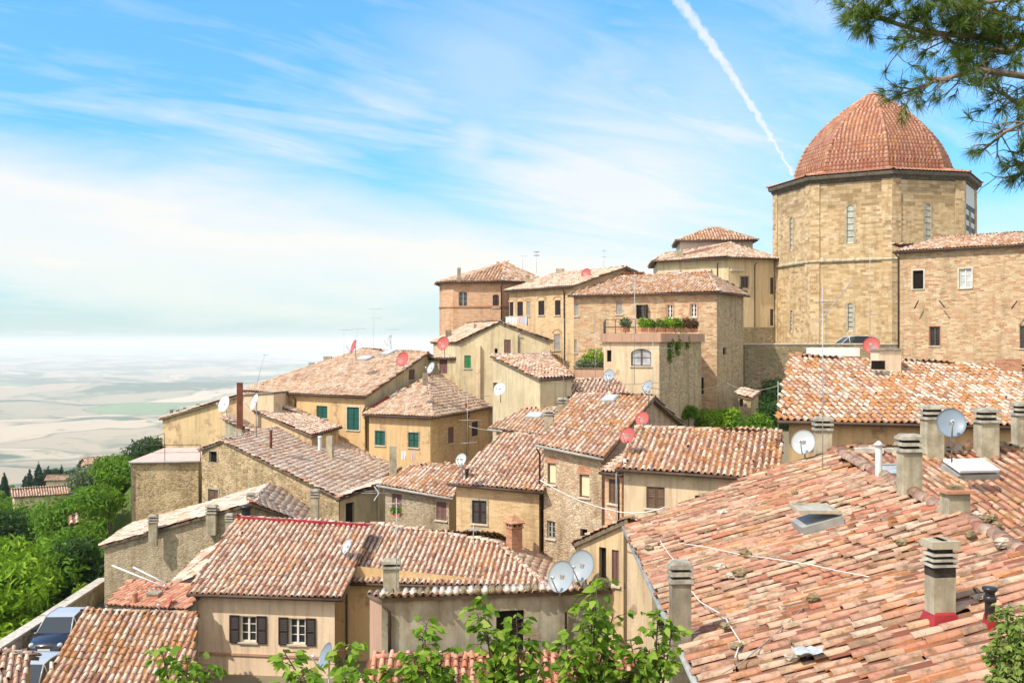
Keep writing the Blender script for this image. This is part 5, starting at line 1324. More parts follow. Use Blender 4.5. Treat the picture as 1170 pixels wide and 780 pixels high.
# grey rendered house in front of it
def grey_house():
    z = -7.4; a, b = V((-3.85, 30.4, z)), V((3.35, 31.5, z)); c, d = V((3.35, 35.0, z - .8)), V((-4.75, 34.4, z - .8))
    h = House('grey_rendered_house', 'low grey rendered house with a ragged tiled top edge behind the green saplings', 'house', [[a, b, c, d]], [a, b, c, d], -16, 'greyren', oh=.08, group='houses of the hill town', hi=True)
    h.wallmat(428, 720, 'ppink')
    h.win(567, 697, 599, 745, 'open', sill=False); h.win(692, 686, 706.5, 702, 'open', sill=False)
    h.cap(a + V((0, .1, .02)), b + V((0, .1, .02))); h.pipe(445, 690, 745, 'gutter', .05); h.pipe(646, 690, 745, 'gutter', .035)
    h.chim(447, 690, 18, 52, 'stack', slabs=2, Y=31.6, rz=.1); ro = h.build()
    mb = MB()
    for i in range(34):
        p = a.lerp(b, (i + .5) / 34) + V((0, .06, .07)); mb.tube([p + V((0, -.16, .0)), p + V((0, .3, .03))], .085, M['mortar'] if R.random() < .6 else M['rock'], 8)
    mb.build('tile_end', ro, h.org)
    pl = slope_plane(P(560, 748, 30.2), 2, .30); q = [pl.hit(*x) for x in ((330, 905), (770, 905), (738, 747), (428, 750))]
    h = shed('lower_tiled_lean_to', 'red tiled lean-to roof at the bottom behind the saplings', q, -16, 'greyren', tile='tile_dome', oh=.2, hi=True); h.build()
grey_house()
# shuttered end wall beside the foreground roof
def side_annex():
    a, b = P(655, 619.5, 32.2), P(716, 592, 31.0); bk = V((.5, 3.5, -1.2))
    h = shed('shuttered_annex', 'narrow ochre annex with brown louvred shutters ajar, left of the foreground roof', [a, b, b + bk, a + bk], -14, 'ochre2', tile='tile_near', oh=.1, gut=None, falls={0: V((-1, 0, 0))})
    h.win(684.5, 625, 692.5, 660, 'open', sill=False); h.win(699, 628, 707, 668, 'shut', shut='shut_mauve'); h.build()
side_annex()
# middle houses
h = gable('brown_shutter_house', 'small greyish stone house with two mauve brown shutters under a ragged roof, centre', (431, 553, 54), -22, .30, [(431, 553), (518, 568), (530, 531), (470, 531)], -15, 'stonegrey', tile='tile_warm', gut='gutter_grey')
h.win(448, 564, 459, 584, 'shut', shut='shut_mauve'); h.win(498.5, 573, 510, 594, 'shut', shut='shut_mauve'); h.chim(449, 531, 8, 22, 'plain', Y=58); h.pipe(434, 556, 600, 'gutter_grey'); h.build()
h = gable('brick_lantern_house', 'ochre brick house with one dark shuttered window beneath a bright tiled roof, centre', (513, 552, 48.5), -18, .31, [(512, 551.5), (621.5, 561), (642, 500), (574, 494)], -14, 'brick_ochre', tile='tile', back=.7)
h.win(539.5, 571.5, 556, 598, 'shut', shut='shut_brown', surround='chim', sw=.09); h.chim(533.5, 546, 4, 11, 'black', mat='pipe_black', name='flue'); h.chim(587.5, 625, 19, 38, 'lantern', Y=46.2, rz=.5); h.build()
h = gable('tall_stone_house', 'tall pale rubble house with blocked brick arched windows, centre', (615, 508, 47), -25, .31, [(613, 507), (691, 523), (748, 453.5), (658, 449)], -16, 'rubble_pale', tile='tile_warm', gut='gutter_grey', back=.75)
h.win(625.6, 529, 635, 553, 'blind', arch='chim_brick', fill='chim_brick', at=.1, rise=.8); h.win(662, 542, 673.5, 568, 'blind', arch='chim_brick', fill='chim_brick', at=.1, rise=.9); h.win(625, 595, 634, 615, 'case', frame='shut_grey'); h.win(663, 604, 671, 616, 'open', sill=False)
h.pipe(618, 512, 560); h.chim(733, 487, 5, 6, 'plain', mat='chim_brick') if False else None
ro = h.build(); skylights(h, ro, [(697, 458, .7, .9)])
h = gable('louvre_window_house', 'cream house with a brown louvred window and an orange edged roof, right of centre', (704, 534.5, 40), -17, .31, [(703, 534.5), (892, 547), (893, 494), (725, 487.5)], -14, 'cream', tile='tile_warm')
h.win(738.5, 556, 759.5, 580.5, 'shut', shut='frame_brown'); h.win(794, 566, 811, 585, 'blind'); h.pipe(707.5, 540, 600, 'gutter', .04); h.build()
def link_block():
    a, b = P(686, 538, 42.2), P(712, 541, 41.2); c, d = b + V((2.2, 4.4, .75)), a + V((2.2, 4.4, .75))
    h = shed('brick_link_block', 'narrow brick block with a louvred window between the tall stone house and the cream house', [a, b, c, d], -14, 'brick', tile='tile_grey', oh=.15); h.win(695.5, 547, 705.5, 575, 'shut', shut='frame_brown'); h.build()
link_block()
h = gable('small_hip_roof_house', 'small house with a pale tiled roof between the corner house and the tall stone house', (559, 489, 56.5), -22, .30, [(558, 489), (622, 497), (652, 465), (600, 467)], -13, 'olive', tile='tile_grey', gut='gutter_grey')
h.chim(627.5, 497, 10, 29, 'stack', slabs=2); h.chim(642.5, 480, 10, 26, 'stack', slabs=2, mat='chim', Y=56); ro = h.build(); skylights(h, ro, [(611, 477, .9, .8)])
h = gable('far_pink_roof_house', 'grey walled house with a pinkish roof just below the terrace house', (612, 452, 60), -14, .28, [(611, 452), (724, 455), (704, 434), (640, 433)], -12, 'greyren', tile='tile', gut=None); h.build()
h = shed('tiny_red_roof_shed', 'tiny shed with a reddish roof tucked between the corner house and the bare side wall', [P(580, 484, 63), P(606, 479, 63.5), P(596, 464, 67), P(582, 464, 67)], -12, 'olive', tile='tile_dome', oh=.1, gut=None); h.build()
# roofs at the lower left
pl = slope_plane(P(95, 698, 38.5), 3, .35)
q = [pl.hit(*x) for x in ((2, 870), (215, 880), (224, 701), (95, 698))]; fs, ol = gable_pts(*q, back=.3)
h = House('lower_left_house', 'house at the lower left seen only as a steep lichen speckled tiled roof', 'house', fs, ol, -18, 'ochre', tile='tile_warm', hi=True, group='houses of the hill town'); h.cap(q[3], q[2]); h.build()
pl = slope_plane(P(35, 747, 35), 20, .33)
q = [pl.hit(*x) for x in ((-90, 860), (14, 830), (36, 747), (-60, 740))]; fs, ol = gable_pts(*q, back=.5)
h = House('corner_roof_house', 'house in the bottom left corner showing only a wedge of reddish tiles', 'house', fs, ol, -18, 'ochre', tile='tile', hi=True, group='houses of the hill town'); h.cap(q[3], q[2]); h.build()
# ------------------------------------------------------------------ walls, street and cars
def thick_wall(name, label, pts, z_top, z_bot, th, mat, cope='sill', cat='wall', group=None):
    root = empty(name, (pts[0].x, pts[0].y, z_bot), label, cat, group); mb = MB(); cp = MB(); d0 = 0
    for a, b in zip(pts[:-1], pts[1:]):
        t = (b - a); L = t.length; t.normalize(); n = V((t.y, -t.x, 0)); za = z_top if not isinstance(z_top, tuple) else z_top[0]
        for s in (-1, 1):
            p, q = a + n * (s * th / 2), b + n * (s * th / 2); f = [V((p.x, p.y, z_bot)), V((q.x, q.y, z_bot)), V((q.x, q.y, za)), V((p.x, p.y, za))]
            mb.face(f if s > 0 else f[::-1], M[mat], [(d0, z_bot), (d0 + L, z_bot), (d0 + L, za), (d0, za)] if s > 0 else [(d0, za), (d0 + L, za), (d0 + L, z_bot), (d0, z_bot)])
        cp.box(((a.x + b.x) / 2, (a.y + b.y) / 2, za + .04), (L + .1, th + .1, .1), M[cope], ax=(t, n, V((0, 0, 1)))); d0 += L
    e = V((pts[-1].x, pts[-1].y, 0)); mb.box((e.x, e.y, (z_bot + za) / 2), (th, th * .98, za - z_bot), M[mat])
    mb.build('wall', root); cp.build('coping', root); return root
thick_wall('retaining_wall', 'mossy stone retaining wall with a pale coping below the domed tower', [V((16.9, 76.6, 0)), V((22, 76.2, 0)), V((28.3, 75.6, 0))], -.22, -9, .6, 'stone_dark')
thick_wall('street_parapet', 'long pale topped stone parapet along the street at the lower left', [V((-20.7, 40, 0)), V((-20.9, 47, 0)), V((-21.2, 54.5, 0))], -12.35, -22, .45, 'stone', 'mortar')
def road():
    m, t, b = new_mat('street asphalt'); p = pos(t); t.link(t.mix(t.noise(p, 3, 6, .7), (.05, .05, .048), (.10, .095, .085)), b.inputs['Base Color']); b.inputs['Roughness'].default_value = .9
    mb = MB(); vs = [V((-20.4, 30, -13.17)), V((-14.5, 30, -13.17)), V((-14.5, 54, -13.17)), V((-20.8, 54, -13.17))]; mb.face(vs, m); o = mb.build('road'); o['kind'] = 'structure'
    mb = MB(); mb.box((-14.6, 41, -13.12), (.5, 20, .22), M['mortar']); o = mb.build('pavement'); o['kind'] = 'structure'
road()
def car(loc, rz, label, paint, roofm, L=3.9, W=1.66, H=1.46):
    """hatchback: lofted body from cross sections, glazed cabin, wheels, lamps"""
    root = empty('parked_car', loc, label, 'car', 'cars parked in the town', rz)
    # profile stations along x (front = +x): (x, z of bonnet/waist, half width, z of roof or None)
    st = [(-.50, .62, .80, .0), (-.485, .80, .88, .0), (-.40, .90, .97, .0), (-.25, .93, 1.0, .0), (.0, .92, 1.0, .0), (.18, .90, .99, 0), (.32, .82, .96, 0), (.44, .70, .88, 0), (.495, .55, .74, 0), (.50, .40, .70, 0)]
    mb = MB(); rings = []
    for (x, zt, hw, _) in st:
        X = x * L; w = hw * W / 2; r = [(X, -w * .96, .20), (X, -w, .42), (X, -w * .99, zt - .12), (X, -w * .90, zt - .01), (X, 0, zt + .03), (X, w * .90, zt - .01), (X, w * .99, zt - .12), (X, w, .42), (X, w * .96, .20)]; rings.append(r)
    n = 9; vs = [V(p) for r in rings for p in r]
    fs = [(i * n + k, i * n + k + 1, (i + 1) * n + k + 1, (i + 1) * n + k) for i in range(len(rings) - 1) for k in range(n - 1)] + [tuple(range(n))[::-1], tuple((len(rings) - 1) * n + k for k in range(n))] + [(i * n + n - 1, i * n, (i + 1) * n, (i + 1) * n + n - 1) for i in range(len(rings) - 1)]
    mb.shape(vs, fs, paint, True)
    for sx in (.30, -.31):
        for sy in (-1, 1): mb.lathe((sx * L, sy * (W / 2 - .01), .31), [(.37, -.02), (.37, .02), (.30, .02)], M['pipe_black'], 16, ax=(0, sy, 0))
    mb.build('body', root, V((0, 0, 0)))
    cab = [(-.47, .88, .86, .78), (-.40, H - .10, .74, .0), (-.28, H - .01, .72, 0), (-.05, H, .72, 0), (.08, H - .06, .71, 0), (.24, .88, .86, 0)]
    mb = MB(); gl = MB(); rr = []
    for (x, z, hw, _) in cab:
        rr.append((x * L, z, hw * W / 2))
    low = [(x * L, .90, .95 * W / 2) for x in (-.46, -.40, -.28, -.05, .08, .25)]
    for i in range(5):
        (x0, z0, w0), (x1, z1, w1) = rr[i], rr[i + 1]
        top = [V((x0, -w0, z0)), V((x1, -w1, z1)), V((x1, w1, z1)), V((x0, w0, z0))]
        if i in (0, 4): gl.shape(top, [(0, 1, 2, 3)], M['glass'])
        else: mb.shape(top, [(0, 1, 2, 3)], roofm)
        for s in (-1, 1):
            q = [V((low[i][0], s * low[i][2], low[i][1])), V((low[i + 1][0], s * low[i + 1][2], low[i + 1][1])), V((x1, s * w1, z1)), V((x0, s * w0, z0))]
            gl.shape(q if s < 0 else q[::-1], [(0, 1, 2, 3)], M['glass'])
    for s in (-1, 1):      # pillars and rails
        for i in (0, 1, 2, 4, 5): mb.tube([V((low[i][0], s * low[i][2], low[i][1])), V((rr[i][0], s * rr[i][2], rr[i][1] + .005))], .03, roofm, 5)
        mb.tube([V((x, s * w, z)) for x, z, w in rr], .03, roofm, 5)
    mb.build('cabin', root, V((0, 0, 0))); gl.build('glazing', root, V((0, 0, 0)))
    for sx in (.30, -.31):
        for sy in (-1, 1):
            c = V((sx * L, sy * (W / 2 - .1), .31)); mb = MB(); mb.lathe(c, [(.18, .10), (.30, .10), (.31, .05), (.31, -.1), (.2, -.1)], M['pipe_black'], 18, ax=(0, sy, 0)); w = mb.build('wheel', root, V((0, 0, 0)))
            mb = MB(); mb.lathe(c, [(.01, .09), (.19, .085), (.19, .06)], M['metal'], 12, ax=(0, sy, 0)); mb.build('rim', w, V((0, 0, 0)))
    for sy in (-1, 1):
        mb = MB(); mb.lathe((.455 * L, sy * W * .35, .60), [(.01, .10), (.09, .07), (.12, -.02)], M['glass_pale'], 12, ax=(1, 0, .4)); mb.build('headlight', root, V((0, 0, 0)))
        mb = MB(); mb.box((.19 * L, sy * (W / 2 + .09), .95), (.08, .16, .12), M['pipe_black']); mb.build('mirror', root, V((0, 0, 0)))
    mb = MB(); mb.box((.502 * L, 0, .45), (.015, .5, .11), M['white']); mb.build('number_plate', root, V((0, 0, 0)))
    mb = MB(); mb.box((.497 * L, 0, .58), (.02, .7, .10), M['iron']); mb.build('grille', root, V((0, 0, 0)))
    return root
def paint(name, c):
    m, t, b = new_mat(name); b.inputs['Base Color'].default_value = c + (1,); b.inputs['Roughness'].default_value = .3; b.inputs['Coat Weight'].default_value = .6; b.inputs['Coat Roughness'].default_value = .1; return m
PD = paint('dark blue car paint', (.012, .016, .03)); PW = paint('white car paint', (.42, .43, .44)); PS = paint('silver car paint', (.55, .57, .58))
car((-19.35, 45.2, -13.16), math.radians(-88), 'dark car with a pale roof parked beside the street parapet', PD, PW)
car((-17.65, 38.6, -13.16), math.radians(-92), 'car with a white roof parked between the two lower left roofs', PD, PW, L=3.7)
car((25.6, 79.4, -1.09), math.radians(184), 'silver car parked on the terrace behind the retaining wall at the foot of the tower', PS, PS, L=4.3, H=1.5)

# ------------------------------------------------------------------ foliage
def leaf_mat(name, cols, trans=.35):
    m, t, b = new_mat(name); a = t.node('ShaderNodeAttribute', attribute_name='rnd'); sp = t.node('ShaderNodeSeparateColor'); t.link(a.outputs['Color'], sp.inputs[0])
    N = len(cols); c = t.ramp(sp.outputs[0], [(i / max(1, N - 1), x) for i, x in enumerate(cols)])
    c = t.mix(t.math('MULTIPLY', t.noise(pos(t), .5, 3, .6), .45), c, tuple(x * .55 for x in cols[0]))
    t.link(c, b.inputs['Base Color']); b.inputs['Roughness'].default_value = .6; b.inputs['Specular IOR Level'].default_value = .25
    tr = t.node('ShaderNodeBsdfTranslucent'); t.link(t.mix(.5, c, (.25, .38, .03)), tr.inputs[0]); mx = t.node('ShaderNodeMixShader'); mx.inputs[0].default_value = trans
    t.link(b.outputs[0], mx.inputs[1]); t.link(tr.outputs[0], mx.inputs[2]); t.link(mx.outputs[0], t.n['Material Output'].inputs[0]); return m
M['leaf_bright'] = leaf_mat('bright broad leaves', [(.15, .31, .012), (.27, .45, .02), (.40, .56, .05)])
M['leaf_mid'] = leaf_mat('green leaves', [(.07, .17, .012), (.14, .29, .02), (.24, .40, .03)])
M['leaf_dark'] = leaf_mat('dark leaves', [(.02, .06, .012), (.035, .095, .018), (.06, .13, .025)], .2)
M['leaf_cyp'] = leaf_mat('cypress foliage', [(.012, .045, .022), (.02, .065, .03), (.035, .085, .035)], .1)
M['leaf_sap'] = leaf_mat('sapling leaves', [(.08, .19, .012), (.20, .36, .02), (.30, .46, .04), (.44, .56, .10)], .45)
M['leaf_bush'] = leaf_mat('variegated bush leaves', [(.12, .20, .03), (.24, .34, .06), (.42, .46, .16)], .35)
M['leaf_grey'] = leaf_mat('olive leaves', [(.12, .17, .08), (.18, .24, .12), (.24, .30, .16)], .2)
M['needle'] = leaf_mat('pine needles', [(.07, .13, .02), (.14, .22, .035), (.26, .30, .08)], .25)
M['bark'] = plain('bark', (.10, .07, .045), .95, var=.35, scale=12)
M['bark_grey'] = plain('grey pine bark', (.22, .165, .13), .95, var=.4, scale=20)
def leaf_cloud(blobs, n, size, shell=.55, flat=.8, drop=0.0):
    """n small six-sided leaves scattered through ellipsoids (x,y,z,rx,ry,rz); denser near the skin"""
    B = np.array(blobs, dtype=float); vol = (B[:, 3] * B[:, 4] * B[:, 5]) ** .67; idx = RN.choice(len(B), n, p=vol / vol.sum())
    d = RN.normal(size=(n, 3)); d /= np.linalg.norm(d, axis=1)[:, None]; r = shell + (1.06 - shell) * RN.random(n) ** .6
    lump = 1 + .16 * np.sin(d[:, 0] * 7 + idx) * np.cos(d[:, 1] * 6 + idx * 2) + .10 * np.sin(d[:, 2] * 9 + idx * 1.3)
    c = B[idx, :3] + d * B[idx, 3:6] * (r * lump)[:, None]
    nn = d * .9 + RN.normal(size=(n, 3)) * .75; nn[:, 2] += .25; nn /= np.linalg.norm(nn, axis=1)[:, None]
    u = np.cross(nn, RN.normal(size=(n, 3))); u /= np.linalg.norm(u, axis=1)[:, None]; w = np.cross(nn, u)
    s = size * (.6 + .8 * RN.random(n))[:, None]
    q = np.stack([c - u * s, c - w * s * .45 * flat, c + u * s, c + w * s * .45 * flat], 1)
    q[:, 0] -= nn * s * .15; q[:, 2] -= nn * s * .25
    fc = np.clip(RN.normal(.45, .26, n), 0, 1); rnd = np.stack([fc, RN.random(n), RN.random(n)], 1)
    return q.reshape(-1, 3), np.arange(n * 4).reshape(-1, 4), rnd
def tree(name, label, base, H, blobs, n, size, mat, cat='tree', group='trees on the slope', trunk=.25, shell=.55, bark='bark', limbs=5, keep_trunk=True):
    base = V(base); root = empty(name, base, label, cat, group)
    v, q, r = leaf_cloud([(base.x + b[0], base.y + b[1], base.z + b[2]) + tuple(b[3:]) for b in blobs], n, size, shell)
    if keep_trunk:
        mb = MB(); top = V((base.x + blobs[0][0] * .5, base.y + blobs[0][1] * .5, base.z + H * .75))
        mid = base.lerp(top, .5) + V((R.uniform(-.2, .2), R.uniform(-.2, .2), 0)) * trunk * 3; mb.tube([base - V((0, 0, .4)), mid, top], trunk, M[bark], 8, r2=trunk * .3)
        for i in range(min(limbs, len(blobs))):
            b = blobs[i]; e = base + V(b[:3]); s = base.lerp(top, .35 + .1 * (i % 4)); m = s.lerp(e, .5) + V((0, 0, -.15)); mb.tube([s, m, e], trunk * .42, M[bark], 6, r2=trunk * .1)
        mb.build('trunk', root)
    np_mesh('crown', v, q, M[mat], r, False, root); return root
def blobs_round(W, D, H, z0, n, rs, seed):
    rr = random.Random(seed); out = []
    for i in range(n):
        a = rr.uniform(0, 2 * math.pi); k = math.sqrt(rr.random()); z = rr.random(); f = math.sqrt(max(.05, 1 - (2 * z - .9) ** 2 * .75)); s = rs * rr.uniform(.7, 1.25)
        out.append((W * k * f * math.cos(a), D * k * f * math.sin(a), z0 + H * z, s, s, s * .72))
    return out
# big trees below the parapet
specs = [((-25.2, 52, -25), 15.0, 4.6, 14, 1.7, 'leaf_bright', 15000, .22, 'large bright green tree with a domed crown just outside the street parapet'),
         ((-29.0, 46, -27), 15.2, 4.6, 14, 1.8, 'leaf_mid', 13000, .22, 'broad mid green tree at the left edge of the picture below the bright domed tree'),
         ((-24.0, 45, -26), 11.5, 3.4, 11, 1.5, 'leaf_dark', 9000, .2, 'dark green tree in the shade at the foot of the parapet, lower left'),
         ((-25.6, 60, -24), 13.2, 3.4, 11, 1.4, 'leaf_mid', 10000, .2, 'green tree between the bright domed tree and the dark hedge'),
         ((-31.5, 57, -27), 14.6, 4.2, 12, 1.6, 'leaf_mid', 10000, .22, 'rounded green tree at the left picture edge behind the broad tree')]
for i, (b, H, W, nb, rs, m, n, sz, lab) in enumerate(specs):
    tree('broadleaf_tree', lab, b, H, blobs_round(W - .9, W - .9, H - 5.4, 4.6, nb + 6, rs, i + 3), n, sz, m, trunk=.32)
# dark evergreens hugging the terrace block
specs = [((-26.2, 70.5, -19), 11.3, 1.9, 'leaf_mid', 7000, 'bushy evergreen wedged between two taller ones beside the pink terrace'),
         ((-25.0, 64.8, -19.5), 11.2, 2.0, 'leaf_mid', 9000, 'dense green evergreen leaning against the left wall of the terrace block'),
         ((-27.6, 72, -19), 12.0, 2.4, 'leaf_mid', 9000, 'tall bushy evergreen just left of the pink terrace railing'),
         ((-24.3, 60, -19.5), 9.0, 1.6, 'leaf_dark', 6000, 'small dark evergreen at the bottom corner of the terrace block'),
         ((-26.6, 77, -17), 10.7, 2.2, 'leaf_dark', 7000, 'far evergreen rising behind the pink terrace below the ochre gable')]
for i, (b, H, W, m, n, lab) in enumerate(specs):
    tree('evergreen_tree', lab, b, H, blobs_round(W - .4, W - .4, H - 2.5, 1.4, 16, 1.15, i + 30), n, .18, m, trunk=.22)
tree('young_tree', 'pale green sapling in front of the dark evergreens above the low stone house', (-23.4, 56.5, -17.5), 6.0, blobs_round(.7, .7, 3.6, 2.0, 8, .6, 77), 2200, .14, 'leaf_bright', trunk=.08)
# cypresses and trees down the slope
def on_ground(px, Y): x = (px - CX) / F * Y; return V((x, Y, ground_z(x, Y)))
def cypress(px, ytop, ybase, Y, label, w=1.0):
    b = on_ground(px, Y); zt = (CY - ytop) / F * Y; H = max(3, zt - b.z); root = empty('cypress', b, label, 'cypress', 'cypresses below the town')
    bl = [(b.x, b.y, b.z + H * (.12 + .8 * k / 9), w * H * .13 * math.sin(math.pi * (.18 + .80 * k / 9)) ** .8 + .12, w * H * .13 * math.sin(math.pi * (.18 + .8 * k / 9)) ** .8 + .12, H * .11) for k in range(10)]
    v, q, r = leaf_cloud(bl, 2600, .34, .5); np_mesh('crown', v, q, M['leaf_cyp'], r, False, root); mb = MB(); mb.tube([b - V((0, 0, .5)), b + V((0, 0, H * .5))], .22, M['bark'], 6, r2=.1); mb.build('trunk', root)
for px, yt, Y, w, lab in ((5, 541, 250, .9, 'dark cypress standing alone at the left picture edge'), (29, 543, 255, .8, 'slim cypress just left of the tight cypress pair'), (34, 537, 250, .8, 'slim cypress close behind the slim left one'),
                        (44, 529, 245, 1.0, 'tallest cypress, middle of the row below the town'), (55, 533, 250, 1.0, 'broad cypress right of the tallest one'), (70, 531, 262, .9, 'short cypress right of the broad pair, by itself'), (92, 525, 240, 1.5, 'wide dark cypress nearest the pink farmhouse')):
    cypress(px, yt, 560, Y, lab, w)
k = 0
for px, yt, Y, W, m, lab in ((83, 538, 262, 5.0, 'leaf_dark', 'dark round tree beside the wide cypress'), (18, 552, 272, 7.0, 'leaf_mid', 'rounded tree behind the lone cypress at the left edge'), (68, 552, 262, 5.0, 'leaf_mid', 'light green tree above the cream farmhouse roof'),
                           (62, 530, 285, 5.0, 'leaf_dark', 'tree peeping over the cypress row'), (104, 537, 190, 5.5, 'leaf_grey', 'grey green olive tree left of the evergreens'), (120, 520, 300, 5.0, 'leaf_grey', 'faint tree behind the pink farmhouse'),
                           (100, 558, 120, 3.2, 'leaf_mid', 'umbrella shaped pine crown in the middle of the slope'), (84, 567, 112, 3.0, 'leaf_mid', 'second umbrella pine crown left of the first'), (40, 584, 118, 3.0, 'leaf_dark', 'dark tree in front of the cream farmhouse'),
                           (2, 576, 150, 4.0, 'leaf_mid', 'leafy tree below the lone cypress'), (30, 586, 100, 5.0, 'leaf_mid', 'bushy tree at mid slope near the left edge'), (5, 590, 90, 4.5, 'leaf_dark', 'dark bushy tree cut by the left picture edge'),
                           (75, 585, 90, 4.6, 'leaf_mid', 'green tree directly above the bright domed tree'), (-8, 566, 190, 5, 'leaf_mid', 'green tree half outside the left picture edge'), (36, 560, 262, 5, 'leaf_mid', 'small tree at the foot of the tallest cypress')):
    b = on_ground(px, Y); H = max(3.5, (CY - yt) / F * Y - b.z); k += 1
    tree('slope_tree', lab, b, H, blobs_round(W * .55, W * .55, H * .5, H * .38, 12, W * .34, 100 + k), 3600, .0017 * Y + .08, m, trunk=.25)
def undergrowth():
    pts = []; rr = random.Random(9)
    while len(pts) < 620:
        Y = rr.uniform(50, 250); px = rr.uniform(-90, 190); x = (px - CX) / F * Y
        if 100 < Y < 158 and abs(px - 42) < 42: continue
        if x < lerp_tab([(0, -21.6), (56, -21.6), (62, -24.5), (85, -27), (120, -20)], Y) - 2.5:
            s = rr.uniform(.7, 1.5) * (1 + Y / 260); pts.append((x, Y, ground_z(x, Y) + s * .15, s, s, s * .55))
    v, q, r = leaf_cloud(pts, 60000, .42, .7); o = np_mesh('undergrowth', v, q, M['leaf_mid'], r, False); o['kind'] = 'stuff'
undergrowth()
def farmhouse(px, py, Y, w, d, h, rz, wallm, label):
    b = on_ground(px, Y); b.z = (CY - py) / F * Y; ca, sa = math.cos(rz), math.sin(rz)
    def q(x, y, z): return V((b.x + x * ca - y * sa, b.y + x * sa + y * ca, b.z + z))
    pts = [q(-w / 2, -d / 2, h), q(w / 2, -d / 2, h), q(w / 2, 0, h + d * .16), q(-w / 2, 0, h + d * .16)]; fs, ol = gable_pts(*pts)
    H_ = House('farmhouse', label, 'house', fs, ol, b.z - 6, wallm, oh=.4, group='farmhouses below the town', pitch=.34, expo=.5); H_.build()
farmhouse(45, 577, 150, 7.5, 5, 1.7, .5, 'cream', 'long cream farmhouse with a low tan roof among the trees down the slope')
farmhouse(59, 573, 154, 5, 4, 1.0, -.3, 'cream', 'low wing at the right of the cream farmhouse')
farmhouse(119, 541, 230, 9, 7, 2.6, .6, 'ppink', 'pink farmhouse with a reddish roof beyond the evergreens')
farmhouse(69, 552, 240, 6, 5, 1.0, .2, 'cream', 'tiny pale roofed cottage right of the cypress row')
farmhouse(108, 610, 74, 3.4, 2.5, 1.0, .4, 'ppink', 'small pink roofed hut between the bright tree and the evergreens')
# bushes below the long stone building and the retaining wall
for i, (px, py, Y, W, m, n, lab) in enumerate(((880, 458, 73, 2.7, 'leaf_dark', 7000, 'green bush right under the retaining wall beside the orange roof'), (838, 484, 66, 1.6, 'leaf_mid', 3600, 'green bush just below the small lean-to hut'), (822, 478, 66, 1.8, 'leaf_bright', 2400, 'pale green bush at the foot of the long stone building'),
                                     (800, 482, 66, 1.5, 'leaf_mid', 1800, 'low bush left of the pale green one'), (889, 474, 66, 2.0, 'leaf_dark', 3000, 'dark bush against the left edge of the orange roof'), (866, 491, 63, 1.5, 'leaf_mid', 2600, 'bush just behind the orange edged roof'), (786, 470, 64, .7, 'leaf_mid', 900, 'small climber in the corner of the terrace house'))):
    c = P(px, py, Y); b = V((c.x, c.y, c.z - W)); tree('bush', lab, b, W, blobs_round(W * .6, W * .6, W * .9, W * .5, 8, W * .45, 200 + i), n, .13, m, cat='bush', group='bushes below the long stone building', keep_trunk=True, trunk=.05, limbs=3)
def hut():
    q = [P(842, 451, 68.5), P(859, 455, 67.8), P(868, 448, 70.5), P(850, 443, 71)]
    h = shed('lean_to_hut', 'little stone lean-to hut with a slab roof among the bushes', q, -8, 'stone', oh=.08, gut=None); h.win(844.5, 456, 849, 464, 'open', sill=False); h.build()
hut()
# terrace planting
def planter_row():
    a, b = V((6.9, 62.0, .55)), V((11.4, 65.4, .55)); specs = [('leaf_grey', 0.04, .45), ('leaf_bright', .18, .42), ('leaf_mid', .32, .38), ('leaf_bush', .46, .4), ('leaf_bright', .58, .5), ('leaf_mid', .72, .45), ('leaf_red', .86, .5), ('leaf_red', .97, .42)]
    M['leaf_red'] = leaf_mat('reddish leaves', [(.12, .04, .04), (.20, .09, .05), (.12, .16, .03)], .2)
    words = ['greyish', 'bright green', 'mid green', 'pale variegated', 'taller bright green', 'dull green', 'reddish', 'last reddish']
    for i, (m, t, s) in enumerate(specs):
        p = a.lerp(b, t) if t > .3 else V((6.4 + 2.2 * t / .3, 62.2 - .6 * t / .3, .55)); root = empty('potted_plant', p, f'{words[i]} plant in a trough on the parapet of the planted roof terrace', 'plant', 'plants on the roof terrace')
        mb = MB(); mb.box(p + V((0, 0, .14)), (.5, .26, .26), M['pot'], .5); mb.build('trough', root)
        v, q, r = leaf_cloud([(p.x, p.y, p.z + .3 + s * .5, s * .8, s * .5, s * .75)], 420, .09, .3); np_mesh('foliage', v, q, M[m], r, False, root)
    # ivy falling over the parapet
    for i, (px, y0, y1) in enumerate(((772, 385, 402), (781, 384, 398), (765, 392, 410))):
        h = P(px, y0, 62.5); hits = []
        bl = [(x, y, z, .35, .25, .3) for x, y, z in [tuple(P(px + R.uniform(-2, 2), y0 + (y1 - y0) * k / 4, {772: 63.1, 781: 64.3, 765: 62.3}[px])) for k in range(5)]]
        v, q, r = leaf_cloud(bl, 500, .09, .2); o = np_mesh('ivy', v, q, M['leaf_mid'], r, False); setp(o, ['middle strand of ivy hanging over the terrace parapet', 'right hand strand of ivy hanging over the terrace parapet', 'lowest strand of ivy on the terrace house wall'][i], 'ivy', 'ivy on the terrace house')
    b = P(680, 412, 63.5); tree('terrace_shrub', 'round bright green shrub on the small lower terrace left of the arched window', b - V((0, 0, .8)), 1.2, [(0, 0, 1.0, .75, .5, .5), (.4, 0, .7, .5, .5, .4), (-.4, 0, .8, .5, .4, .4)], 1500, .09, 'leaf_bright', cat='shrub', group=None, trunk=.05, limbs=2)
planter_row()
def palm_shrub():
    p = V((4.6, 63.0, -1.55)); root = empty('grass_clump', p, 'grey tufted plants spilling along the lower terrace edge', 'plant'); v, q, r = leaf_cloud([(p.x + .2 * i, p.y, p.z + .2, .3, .3, .25) for i in range(-3, 4)], 900, .1, .2); np_mesh('foliage', v, q, M['leaf_grey'], r, False, root)
palm_shrub()

